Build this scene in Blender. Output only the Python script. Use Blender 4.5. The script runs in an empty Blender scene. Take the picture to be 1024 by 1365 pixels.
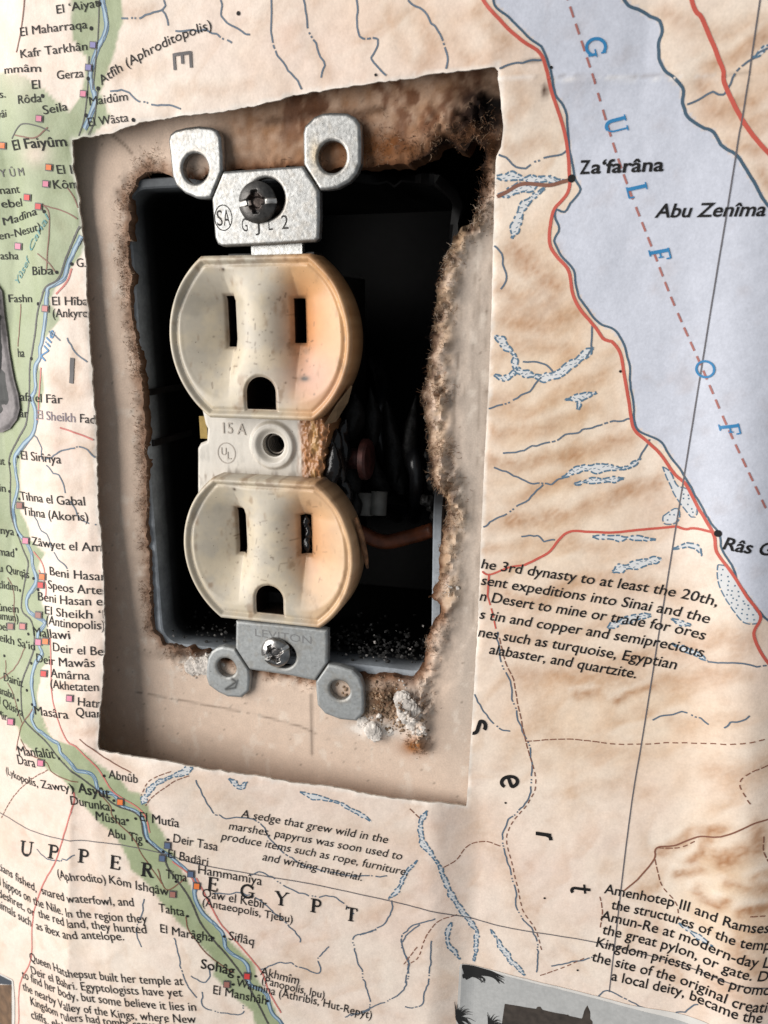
import bpy, math, random
import numpy as np
from mathutils import Vector, Matrix
random.seed(7); RNG = np.random.default_rng(7)
SC = bpy.context.scene
S = 0.001                                   # everything below is in millimetres on the wall: x right, y up, z out of the wall

# ---------------------------------------------------------------- camera, world, lamp, exposure
CAM_R = np.array([[0.9654279661682614, -0.0024409698381674845, -0.2606585578999153],
                  [-0.06178284812161203, 0.9693205197852759, -0.23790882623640608],
                  [0.2532424170991032, 0.2457880623412207, 0.9356583279126799]])
CAM_C = np.array([55.9882461047769, 22.91340093802043, 131.34653306999596])
CAM_F = 1033.2
def W(p): return Vector((p[0]*S, -p[2]*S, p[1]*S))
cam = bpy.data.cameras.new('camera'); camo = bpy.data.objects.new('camera', cam); SC.collection.objects.link(camo)
B = np.array([[1, 0, 0], [0, 0, -1], [0, 1, 0]])
Rw = B @ CAM_R.T
camo.matrix_world = Matrix.Translation(W(CAM_C)) @ Matrix(Rw.tolist()).to_4x4()
cam.sensor_fit = 'VERTICAL'; cam.sensor_height = 36.0; cam.lens = CAM_F/1365*36
cam.clip_start = 0.005; cam.clip_end = 20
cam.dof.use_dof = True; cam.dof.focus_distance = 0.142; cam.dof.aperture_fstop = 34
SC.camera = camo
world = bpy.data.worlds.new('World'); SC.world = world; world.use_nodes = True
bg = world.node_tree.nodes['Background']; bg.inputs[0].default_value = (0.86, 0.93, 1.0, 1); bg.inputs[1].default_value = 0.25
def area(name, loc, target, size, power, col):
    l = bpy.data.lights.new(name, 'AREA'); l.shape = 'RECTANGLE'; l.size = size[0]*S; l.size_y = size[1]*S; l.energy = power; l.color = col
    o = bpy.data.objects.new(name, l); SC.collection.objects.link(o); o.location = W(loc)
    o.rotation_euler = (W(target)-W(loc)).to_track_quat('-Z', 'Y').to_euler(); return o
area('window_light', (-920, 170, 760), (0, -20, 0), (1150, 1150), 27.0, (1.0, 0.965, 0.925))
SC.view_settings.view_transform = 'Standard'; SC.view_settings.look = 'None'
SC.view_settings.exposure = 0.0; SC.view_settings.gamma = 1.0; SC.view_settings.use_curve_mapping = False

# ---------------------------------------------------------------- helpers
def proj(x, y, z):
    d = np.stack([np.asarray(x)-CAM_C[0], np.asarray(y)-CAM_C[1], np.asarray(z)-CAM_C[2]], -1) @ CAM_R.T
    return 512+CAM_F*d[..., 0]/-d[..., 2], 682.5-CAM_F*d[..., 1]/-d[..., 2]
def un(u, v, z=0.0):
    d = CAM_R.T @ np.array([(u-512)/CAM_F, -(v-682.5)/CAM_F, -1.0]); t = (z-CAM_C[2])/d[2]
    return (CAM_C+t*d)[:2]
def unl(pts, z=0.0): return np.array([un(u, v, z) for u, v in pts])
def lin(c):
    c = np.asarray(c, float)/255.0
    return np.where(c <= 0.04045, c/12.92, ((c+0.055)/1.055)**2.4)
def ss(a, b, x):
    t = np.clip((np.asarray(x, float)-a)/(b-a), 0, 1); return t*t*(3-2*t)
_perm = RNG.random((256, 256))
def vnoise(x, y):
    xi = np.floor(x).astype(int); yi = np.floor(y).astype(int); fx = x-xi; fy = y-yi
    fx = fx*fx*(3-2*fx); fy = fy*fy*(3-2*fy)
    g = lambda i, j: _perm[i & 255, j & 255]
    return (g(xi, yi)*(1-fx)+g(xi+1, yi)*fx)*(1-fy)+(g(xi, yi+1)*(1-fx)+g(xi+1, yi+1)*fx)*fy
def fbm(x, y, o=4, r=0.55):
    s = 0; a = 1; n = 0
    x = np.asarray(x, float); y = np.asarray(y, float)
    for k in range(o):
        s = s+a*vnoise(x*2**k+17.3*k, y*2**k-9.1*k); n += a; a *= r
    return s/n
def psd(X, Y, P):                            # signed distance to a polygon, negative inside
    X = np.asarray(X, float); Y = np.asarray(Y, float); P = np.asarray(P, float)
    d = np.full(X.shape, 1e18); c = np.zeros(X.shape, bool); n = len(P)
    for i in range(n):
        a = P[i]; b = P[(i+1) % n]; e = b-a; L = e@e
        if L < 1e-12: continue
        t = np.clip(((X-a[0])*e[0]+(Y-a[1])*e[1])/L, 0, 1)
        d = np.minimum(d, (X-a[0]-t*e[0])**2+(Y-a[1]-t*e[1])**2)
        if e[1] != 0:
            cond = ((a[1] > Y) != (b[1] > Y)) & (X < e[0]*(Y-a[1])/e[1]+a[0]); c ^= cond
    return np.where(c, -1, 1)*np.sqrt(d)
def sdl(X, Y, P):                            # distance to an open polyline
    d = np.full(np.shape(X), 1e18)
    for a, b in zip(P[:-1], P[1:]):
        a = np.asarray(a, float); e = np.asarray(b, float)-a; L = max(e@e, 1e-12)
        t = np.clip(((X-a[0])*e[0]+(Y-a[1])*e[1])/L, 0, 1)
        d = np.minimum(d, (X-a[0]-t*e[0])**2+(Y-a[1]-t*e[1])**2)
    return np.sqrt(d)
def sheet(x0, x1, y0, y1, st, sdf, h):       # grid clipped where sdf<0, heights h; returns V, F, cut segments
    xs = np.arange(x0, x1+st*.5, st); ys = np.arange(y0, y1+st*.5, st)
    X, Y = np.meshgrid(xs, ys, indexing='ij'); D = sdf(X, Y); D = np.where(np.abs(D) < 1e-5, 1e-5, D); ins = D < 0
    idx = np.full(X.shape, -1); idx[ins] = np.arange(ins.sum())
    vx = list(X[ins]); vy = list(Y[ins])
    a = ins[:-1, :-1]; b = ins[1:, :-1]; c = ins[1:, 1:]; d = ins[:-1, 1:]
    full = a & b & c & d
    I, J = np.nonzero(full)
    F = np.stack([idx[I, J], idx[I+1, J], idx[I+1, J+1], idx[I, J+1]], 1).tolist()
    mixed = (a | b | c | d) & ~full; cut = {}; seg = []
    def cv(p, q):
        k = (p, q) if p < q else (q, p)
        if k not in cut:
            t = D[k[0]]/(D[k[0]]-D[k[1]])
            vx.append(X[k[0]]+t*(X[k[1]]-X[k[0]])); vy.append(Y[k[0]]+t*(Y[k[1]]-Y[k[0]])); cut[k] = len(vx)-1
        return cut[k]
    for i, j in zip(*np.nonzero(mixed)):
        cs = [(i, j), (i+1, j), (i+1, j+1), (i, j+1)]; poly = []; out = []
        for k in range(4):
            p = cs[k]; q = cs[(k+1) % 4]
            if ins[p]: poly.append(int(idx[p]))
            if ins[p] != ins[q]:
                v = cv(p, q); poly.append(v); out.append((v, ins[p]))
        if len(poly) >= 3: F.append(poly)
        for k in range(len(out)):
            if out[k][1]: seg.append((out[k][0], out[(k+1) % len(out)][0]))
    vx = np.array(vx); vy = np.array(vy)
    return np.stack([vx, vy, h(vx, vy)], 1), F, seg
def skirt(V, F, seg, zb, grow=0.0):          # walls down from the cut edge
    new = {}; L = V.tolist(); F = list(F)
    for p, q in seg:
        for k in (p, q):
            if k not in new:
                new[k] = len(L); x, y, z = V[k]; L.append([x, y, zb(x, y, z) if callable(zb) else zb])
        F.append([q, p, new[p], new[q]])
    return np.array(L), F, new
def attr(me, cols, name='Col'):
    at = me.color_attributes.new(name, 'FLOAT_COLOR', 'POINT')
    c = np.ones((len(me.vertices), 4), np.float32); c[:, :3] = cols; at.data.foreach_set('color', c.ravel())
def mk(name, V, F, mat, parent=None, smooth=True, cols=None, sharp=None, origin=None):
    V = np.asarray(V, float)
    o3 = np.array(parent['_o']) if parent is not None else (np.zeros(3) if origin is None else np.asarray(origin, float))
    L = V-o3; Vw = np.stack([L[:, 0], -L[:, 2], L[:, 1]], 1)*S
    me = bpy.data.meshes.new(name); me.from_pydata(Vw.tolist(), [], F if isinstance(F, list) else F.tolist()); me.update()
    if smooth:
        me.polygons.foreach_set('use_smooth', [True]*len(me.polygons))
        if sharp: me.set_sharp_from_angle(angle=math.radians(sharp))
    if cols is not None: attr(me, cols)
    me.materials.append(mat)
    o = bpy.data.objects.new(name, me); SC.collection.objects.link(o)
    if parent is not None: o.parent = parent
    else: o.location = W(o3)
    o['_o'] = o3.tolist()
    return o
def tag(o, label, cat, group=None):
    o['label'] = label; o['category'] = cat
    if group: o['group'] = group
    return o
def thing(name, o3, label, cat, group=None):
    o = bpy.data.objects.new(name, None); SC.collection.objects.link(o); o.location = W(o3); o['_o'] = list(map(float, o3)); o.empty_display_size = .005
    return tag(o, label, cat, group)
class MB:
    def __init__(s): s.V = []; s.F = []
    def add(s, V, F): n = len(s.V); s.V += [list(v) for v in V]; s.F += [[i+n for i in f] for f in F]; return s
    def box(s, a, b):
        x0, y0, z0 = a; x1, y1, z1 = b
        return s.add([(x0, y0, z0), (x1, y0, z0), (x1, y1, z0), (x0, y1, z0), (x0, y0, z1), (x1, y0, z1), (x1, y1, z1), (x0, y1, z1)],
                     [[0, 3, 2, 1], [4, 5, 6, 7], [0, 1, 5, 4], [1, 2, 6, 5], [2, 3, 7, 6], [3, 0, 4, 7]])
    def tube(s, pts, r, n=10, cap=True):
        pts = [Vector(p) for p in pts]; V = []; F = []; up = Vector((.13, .31, .94))
        for i, p in enumerate(pts):
            t = (pts[min(i+1, len(pts)-1)]-pts[max(i-1, 0)]).normalized(); a = t.cross(up)
            if a.length < 1e-3: a = t.cross(Vector((1, 0, 0)))
            a.normalize(); b = t.cross(a); up = up if i else up
            rr = r[i] if isinstance(r, (list, tuple)) else r
            for k in range(n):
                th = 2*math.pi*k/n; V.append(p+a*(rr*math.cos(th))+b*(rr*math.sin(th)))
        for i in range(len(pts)-1):
            for k in range(n): F.append([i*n+k, i*n+(k+1) % n, (i+1)*n+(k+1) % n, (i+1)*n+k])
        if cap: F += [list(range(n))[::-1], [(len(pts)-1)*n+k for k in range(n)]]
        return s.add(V, F)
    def build(s, name, mat, parent=None, **k): return mk(name, np.array(s.V), s.F, mat, parent, **k)
def smooth_line(P, n=6):
    P = np.asarray(P, float)
    if len(P) < 3: return P
    Q = np.vstack([2*P[0]-P[1], P, 2*P[-1]-P[-2]]); out = []
    for i in range(1, len(Q)-2):
        for k in range(n):
            t = k/n; a, b, c, d = Q[i-1], Q[i], Q[i+1], Q[i+2]
            out.append(.5*((2*b)+(-a+c)*t+(2*a-5*b+4*c-d)*t*t+(-a+3*b-3*c+d)*t**3))
    out.append(P[-1]); return np.array(out)
def resample(P, st):
    L = np.r_[0, np.cumsum(np.hypot(*np.diff(P, axis=0).T))]
    n = max(2, int(L[-1]/st)+1); s = np.linspace(0, L[-1], n)
    return np.stack([np.interp(s, L, P[:, 0]), np.interp(s, L, P[:, 1])], 1), s

# ---------------------------------------------------------------- materials
def mat(name, base=(.5, .5, .5), rough=.6, metal=0.0, col=False, noise=None, bump=None, spec=.5, specks=None, coat=0):
    m = bpy.data.materials.new(name); m.use_nodes = True; nt = m.node_tree; N = nt.nodes; Lk = nt.links
    p = N['Principled BSDF']; p.inputs['Roughness'].default_value = rough; p.inputs['Metallic'].default_value = metal
    p.inputs['Specular IOR Level'].default_value = spec; p.inputs['Coat Weight'].default_value = coat
    tc = N.new('ShaderNodeTexCoord')
    if col: a = N.new('ShaderNodeAttribute'); a.attribute_name = 'Col'; src = a.outputs['Color']
    else: r = N.new('ShaderNodeRGB'); r.outputs[0].default_value = (*base, 1); src = r.outputs[0]
    def ns(scale, detail=4):
        t = N.new('ShaderNodeTexNoise'); t.inputs['Scale'].default_value = scale; t.inputs['Detail'].default_value = detail
        Lk.new(tc.outputs['Object'], t.inputs['Vector']); return t.outputs['Fac']
    for (scale, lo, hi, amt) in (noise or []):
        mr = N.new('ShaderNodeMapRange'); mr.inputs[1].default_value = .3; mr.inputs[2].default_value = .7
        mr.inputs[3].default_value = lo; mr.inputs[4].default_value = hi; Lk.new(ns(scale), mr.inputs[0])
        mx = N.new('ShaderNodeMix'); mx.data_type = 'RGBA'; mx.blend_type = 'MULTIPLY'; mx.inputs[0].default_value = amt
        Lk.new(src, mx.inputs[6]); Lk.new(mr.outputs[0], mx.inputs[7]); src = mx.outputs[2]
    for (scale, th, width, c, amt) in (specks or []):
        mr = N.new('ShaderNodeMapRange'); mr.inputs[1].default_value = th; mr.inputs[2].default_value = th+width
        mr.inputs[3].default_value = 0; mr.inputs[4].default_value = amt; Lk.new(ns(scale, 3), mr.inputs[0])
        mx = N.new('ShaderNodeMix'); mx.data_type = 'RGBA'; mx.inputs[7].default_value = (*c, 1)
        Lk.new(mr.outputs[0], mx.inputs[0]); Lk.new(src, mx.inputs[6]); src = mx.outputs[2]
    Lk.new(src, p.inputs['Base Color'])
    if bump:
        prev = None
        for scale, dist in bump:
            bn = N.new('ShaderNodeBump'); bn.inputs['Distance'].default_value = dist*S; bn.inputs['Strength'].default_value = 1
            Lk.new(ns(scale, 5), bn.inputs['Height'])
            if prev: Lk.new(prev, bn.inputs['Normal'])
            prev = bn.outputs[0]
        Lk.new(prev, p.inputs['Normal'])
    return m
M_paper = mat('printed map paper', col=True, rough=.42, spec=.35, noise=[(900, .94, 1.05, .7), (2600, .9, 1.08, .55)], bump=[(260, .12), (2200, .018)])
M_torn = mat('torn paper edge', (.62, .55, .47), .9, noise=[(900, .6, 1.1, 1)])
M_ink = mat('black printing ink', (.010, .009, .009), .6, spec=.25, noise=[(3000, .6, 1.6, .8)])
M_inkgrey = mat('grey printing ink', (.10, .09, .09), .5)
M_inkpurple = mat('faded purple ink', (.20, .16, .20), .5)
M_blue = mat('blue printing ink', (.03, .21, .44), .45)
M_coast = mat('slate blue line ink', (.06, .11, .16), .5)
M_bank = mat('wadi bank ink', (.09, .17, .25), .5)
M_stream = mat('stream line ink', (.10, .14, .19), .5)
M_river = mat('river blue ink', (.10, .19, .30), .5)
M_riverpale = mat('river pale ink', (.34, .46, .55), .5)
M_teal = mat('teal script ink', (.08, .26, .26), .5)
M_red = mat('red road ink', (.56, .10, .07), .5)
M_redpale = mat('pale red road ink', (.60, .18, .15), .5)
M_brown = mat('brown track ink', (.22, .09, .055), .5)
M_rail = mat('railway grey ink', (.07, .065, .06), .5)
M_dash = mat('shipping line ink', (.40, .15, .13), .5)
M_grid = mat('grid line ink', (.13, .12, .13), .5)
M_wadi = mat('wadi pale ink', (.66, .66, .66), .5)
M_sq = {k: mat(k+' site ink', c, .5) for k, c in dict(pink=(.70, .22, .32), orange=(.80, .20, .045), red=(.62, .05, .045), rose=(.55, .20, .19), brown=(.33, .14, .11), slate=(.09, .13, .22), violet=(.22, .20, .42)).items()}
M_wall = mat('drywall face paper', col=True, rough=.92, spec=.15, noise=[(500, .93, 1.05, .8), (3000, .82, 1.12, .5)], bump=[(300, .06), (2600, .035)])
M_fib = [mat('paper fibre '+n, c, .95, spec=.1, noise=[(900, .6, 1.3, .8)]) for n, c in (('tan', (.40, .27, .18)), ('brown', (.20, .10, .055)), ('pale', (.58, .46, .36)), ('charred', (.03, .02, .015)))]
M_gyp = mat('broken gypsum', (.82, .75, .68), .95, spec=.1, noise=[(500, .5, 1.1, .9), (1800, .55, 1.15, .8)], bump=[(900, .25)])
M_box = mat('sooty grey plastic', col=True, rough=.6, spec=.22, noise=[(300, .7, 1.2, .8), (1600, .75, 1.2, .5)], bump=[(500, .05)])
M_cream = mat('aged ivory plastic', col=True, rough=.36, spec=.5, noise=[(160, .94, 1.04, .8), (700, .93, 1.04, .7)], bump=[(300, .03), (1800, .012)],
              specks=[(2300, .72, .03, (.10, .06, .035), .7), (3600, .67, .05, (.36, .26, .17), .35)])
M_creamd = mat('ivory plastic lettering', (.40, .35, .30), .5)
M_zinc = mat('galvanised steel', col=True, rough=.42, metal=.85, noise=[(1700, .7, 1.15, .9), (500, .85, 1.08, .7)], bump=[(1500, .04), (400, .03)],
             specks=[(2900, .66, .05, (.07, .065, .06), .6)])
M_groove = mat('dirt filled groove', (.045, .042, .04), .8)
M_darkscrew = mat('blackened steel screw', col=True, rough=.42, metal=.7, noise=[(900, .4, 1.3, .9)], bump=[(1200, .06)])
M_bright = mat('bright steel screw', col=True, rough=.28, metal=1.0, noise=[(900, .5, 1.2, .8)], bump=[(900, .05)])
M_thread = mat('threaded steel', (.16, .14, .12), .4, metal=.9)
M_brass = mat('brass', (.20, .14, .05), .5, metal=.9, noise=[(600, .6, 1.1, .8)])
M_soot = mat('sooty plastic', (.012, .010, .009), .6, noise=[(500, .4, 1.8, .9)], bump=[(500, .2)])
M_melt = mat('melted black plastic', (.010, .009, .009), .16, noise=[(500, .5, 1.6, .9)], bump=[(350, .5)])
M_char = mat('dull black char', (.006, .0055, .005), .55, spec=.25, noise=[(500, .5, 1.6, .9)], bump=[(600, .5)])
M_crust = mat('scorched brown crust', (.27, .13, .06), .75, noise=[(900, .45, 1.4, 1), (240, .5, 1.5, .9)], bump=[(700, .4)])
M_rust = mat('rusty screw head', (.075, .025, .020), .5, metal=.3, noise=[(600, .4, 1.6, .9)], bump=[(700, .1)])
M_wireblk = mat('burnt black insulation', (.010, .010, .011), .3, bump=[(400, .2)])
M_wirered = mat('scorched orange wire', (.20, .055, .02), .5, noise=[(300, .2, 1.4, 1)])
M_wiregrey = mat('grey wire sleeve', (.16, .155, .14), .5, noise=[(500, .6, 1.2, .8)])
M_flake = mat('amber melted film', (.50, .34, .20), .2, noise=[(500, .7, 1.1, .8)]); M_flake.node_tree.nodes['Principled BSDF'].inputs['Transmission Weight'].default_value = .35
M_crumb = [mat('crumb '+n, c, .7, noise=[(900, .6, 1.4, .8)]) for n, c in (('black', (.012, .011, .010)), ('ash', (.17, .16, .15)), ('white', (.55, .5, .46)))]

# ---------------------------------------------------------------- the map sheet: surface and edge
def zp(x, y):
    x = np.asarray(x, float); y = np.asarray(y, float)
    lift = (1.7+2.0*ss(40, -5, y)+5.6*ss(-15, -68, y))*np.clip((34-x)/74, 0, 1)**1.25
    # beyond the long fold at the left the sheet falls back to the wall
    xf = -43.5-0.085*(y+70)*0.0-np.clip(-(y+66)/85, 0, 1)*9.5+np.clip((y-20)/60, 0, 1)*4.0
    back = np.clip(xf-x, 0, None)
    lift = lift-0.29*(np.sqrt(back**2+9)-3)
    lift = np.maximum(lift, 0.0)+0.25*np.exp(-(np.clip(lift, -5, 0))**2)
    lift = lift+2.4*ss(-52, -68, y)*ss(40, 30, x)*ss(-46, -20, x)
    lift = lift+2.6*ss(42, 58, y)*np.clip((60-x)/22, 0, 1)
    fold = 2.9*np.exp(-((x-79-(-y*0.10))/7.0)**2)*ss(70, -30, y)      # the soft ridge near the right edge
    foldy = 57.0+(x-38.7)*-0.045
    crease = 0.55*np.exp(-np.abs(y-foldy)/1.3)*ss(30, 40, x)+0.35*np.exp(-np.abs(x+43.5+.14*np.clip(-(y+66), 0, 99))/1.2)*ss(-60, -75, y)
    cr = np.abs(2*fbm(x/15+3+.2*fbm(x/4, y/4, 2), y/15+8, 3)-1)
    w = 0.55*(fbm(x/26+5, y/26+3, 3)-.5)+0.16*(fbm(x/6+1, y/6+9, 3)-.5)*2+.30*np.clip(.35-cr, 0, 1)*(.4+ss(10, -45, x)+.8*ss(40, 60, y))
    wr = ss(-30, -50, x)*(0.7*(fbm(x/5.5+40, y/16+2, 2)-.5))*ss(-60, -30, y)*1.0
    return 0.75+lift+fold+crease+w+wr
def unp(u, v, dz=0.0):
    z = 2.0
    for _ in range(14):
        x, y = un(u, v, z); z = .5*z+.5*(float(zp(x, y))+dz)
    return np.array([x, y])
def unpl(pts, dz=0.0): return np.array([unp(u, v, dz) for u, v in pts])
hole_px = [(95, 186), (110, 182), (150, 177), (186, 163), (230, 157), (300, 147), (345, 140), (400, 125), (450, 117), (520, 107), (590, 97), (640, 91), (664, 88),
           (664, 108), (667, 130), (671, 170), (668, 195), (661, 210), (659, 260), (657, 330), (655, 420), (651, 520), (646, 610), (641, 720), (637, 830), (631, 930), (626, 1010), (622, 1076),
           (590, 1071), (540, 1067), (490, 1059), (440, 1050), (380, 1042), (330, 1034), (280, 1027), (230, 1017), (180, 1009), (130, 1000),
           (132, 960), (137, 900), (139, 860), (139, 800), (136, 740), (131, 680), (128, 600), (127, 560), (122, 500), (118, 440), (115, 390), (114, 345), (108, 300), (103, 255), (98, 225)]
HOLE = unpl(hole_px)
def hole_sdf(X, Y):
    d = psd(X, Y, HOLE)
    return d+0.45*(fbm(X/1.1, Y/1.1, 3)-.5)*ss(38, 30, X)*1.2+0.16*(vnoise(X*2.6, Y*2.6)-.5)

# printed regions
sea_w = [(657, -60), (657, 0), (682, 27), (705, 50), (725, 68), (734, 95), (741, 127), (755, 150), (758, 190), (766, 236), (775, 251), (768, 263), (758, 273), (756, 281), (748, 283), (742, 279), (740, 290), (745, 306), (739, 322), (750, 342), (764, 361), (770, 393), (780, 407), (799, 432), (817, 439), (829, 455), (839, 483), (841, 514), (845, 538), (847, 570), (867, 582), (880, 589), (892, 605), (912, 633), (926, 660), (947, 696), (959, 711), (963, 735), (979, 759), (985, 779), (1003, 802), (1014, 818), (1040, 842)]
sea_e = [(816, -60), (832, 0), (854, 14), (877, 27), (883, 39), (877, 63), (883, 91), (909, 118), (911, 145), (931, 168), (950, 175), (963, 195), (986, 211), (1000, 236), (1008, 247), (1016, 263), (1024, 275), (1060, 300)]
SEA = sea_w+[(1250, 900), (1250, 330)]+sea_e[::-1]
green_px = [(80, -420), (97, 53), (116, 78), (109, 125), (92, 150), (60, 120), (30, 100), (-420, 60), (-420, 900), (8, 955), (25, 970), (28, 988), (43, 1001), (64, 1026), (84, 1039), (102, 1062), (119, 1082), (132, 1097), (152, 1112), (165, 1133), (175, 1158), (200, 1181), (214, 1202), (235, 1226), (253, 1244), (288, 1283), (284, 1300), (316, 1332), (337, 1349), (350, 1420), (400, 1420),
            (376, 1365), (362, 1335), (344, 1307), (337, 1283), (302, 1251), (270, 1209), (246, 1167), (232, 1135), (223, 1132), (221, 1115), (203, 1087), (188, 1058), (173, 1056), (162, 1041), (142, 1026), (102, 996), (69, 983), (58, 965), (65, 974), (53, 946), (49, 926), (54, 909), (56, 891), (69, 874), (67, 852), (62, 838), (65, 823), (60, 810), (55, 803), (53, 785), (52, 756), (60, 737), (40, 719), (39, 706), (27, 680), (27, 616), (35, 591), (47, 579), (53, 547), (58, 521), (58, 500), (51, 485), (53, 464), (65, 442), (81, 426), (66, 402), (75, 385), (100, 350), (114, 333), (112, 200), (122, 181), (147, 156), (134, 125), (150, 78), (162, 31), (164, -60), (190, -420)]
# brown hill shading of the print: (stroke in px, half width px, strength)
HILLS = [([(668, 190), (690, 205), (720, 190)], 14, .6), ([(690, 330), (740, 385), (700, 400)], 26, .85), ([(665, 385), (700, 425), (735, 400)], 16, .8), ([(668, 420), (720, 440), (770, 410)], 22, .7), ([(690, 460), (750, 470)], 18, .6),
         ([(655, 530), (700, 560), (760, 520), (800, 500)], 15, .6), ([(660, 575), (720, 580), (790, 545)], 13, .6), ([(655, 610), (710, 620), (800, 590), (840, 580)], 17, .75), ([(650, 690), (700, 660), (760, 640), (840, 650)], 17, .65), ([(680, 690), (760, 690), (830, 660), (880, 640)], 18, .8), ([(650, 730), (720, 720), (800, 730)], 14, .5),
         ([(650, 790), (720, 800), (760, 780), (830, 770), (900, 790)], 16, .6), ([(680, 840), (740, 860), (820, 830)], 14, .45), ([(700, 900), (790, 890), (880, 880), (960, 850), (1000, 850)], 24, .55), ([(740, 905), (860, 910), (980, 880)], 16, .5), ([(775, 930), (795, 925)], 9, .9), ([(820, 938), (838, 930)], 9, 1.0), ([(850, 926), (870, 915)], 9, .9), ([(890, 910), (1000, 900)], 18, .5),
         ([(660, 170), (700, 140), (690, 110)], 15, .45), ([(680, 60), (640, 90), (600, 60)], 22, .5), ([(560, 20), (575, 70), (560, 95)], 16, .55), ([(640, 10), (670, 50)], 14, .6), ([(520, 20), (540, 80)], 12, .35), ([(420, 60), (430, 100)], 12, .4), ([(360, 10), (345, 40)], 12, .3),
         ([(880, 20), (960, 40), (1010, 30)], 20, .5), ([(945, 90), (980, 75), (1024, 50)], 16, .9), ([(935, 120), (950, 150), (1000, 140)], 20, .7), ([(975, 190), (1010, 200)], 16, .7), ([(1010, 230), (1024, 250)], 12, .8), ([(1000, 160), (1030, 150)], 10, .6),
         ([(880, 1140), (920, 1110), (960, 1105)], 13, .9), ([(960, 1145), (1010, 1130), (1010, 1110)], 18, 1.0), ([(920, 1155), (935, 1140), (945, 1120)], 12, 1.0), ([(905, 1170), (935, 1165)], 9, .9), ([(930, 1190), (955, 1210), (965, 1200)], 10, 1.0), ([(970, 1175), (990, 1185), (1030, 1180)], 10, .8), ([(985, 1215), (1030, 1205)], 9, 1.0), ([(1000, 1170), (1030, 1160)], 8, .7), ([(870, 1215), (880, 1240)], 10, .45), ([(980, 1265), (1010, 1290)], 16, .8), ([(880, 1180), (860, 1185)], 8, .5), ([(950, 1310), (1010, 1340)], 14, .5), ([(850, 1230), (830, 1260)], 10, .35), ([(880, 1290), (900, 1310)], 10, .4), ([(985, 1240), (1024, 1250)], 8, .6),
         ([(630, 1080), (640, 1110), (670, 1140), (690, 1180), (700, 1210)], 18, .35), ([(760, 1060), (830, 1040), (860, 1060)], 14, .3), ([(950, 1020), (990, 1040), (1030, 1010)], 22, .5), ([(720, 960), (760, 1000), (850, 1000)], 20, .35), ([(700, 1000), (730, 1020)], 12, .3), ([(900, 960), (980, 960)], 16, .4), ([(860, 1180), (830, 1150), (800, 1160)], 14, .25),
         ([(20, 500), (90, 470), (100, 500)], 8, .0), ([(70, 500), (100, 525), (105, 470)], 10, .5), ([(60, 590), (120, 600)], 10, .25), ([(60, 650), (110, 650)], 12, .3), ([(110, 590), (120, 640)], 8, .3), ([(150, 20), (200, 10)], 14, .55), ([(160, 100), (220, 90)], 16, .35), ([(240, 125), (330, 115)], 14, .35), ([(110, 980), (130, 970)], 10, .4), ([(150, 1015), (190, 1030)], 10, .35), ([(210, 1040), (270, 1045)], 10, .2), ([(260, 1060), (330, 1070)], 12, .25), ([(390, 1270), (410, 1290)], 14, .4), ([(330, 1290), (420, 1300), (480, 1290)], 12, .25), ([(440, 1100), (560, 1120)], 15, .2), ([(85, 920), (95, 915)], 6, .5), ([(480, 1230), (540, 1200)], 14, .25), ([(250, 1330), (260, 1345)], 8, .35)]
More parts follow.
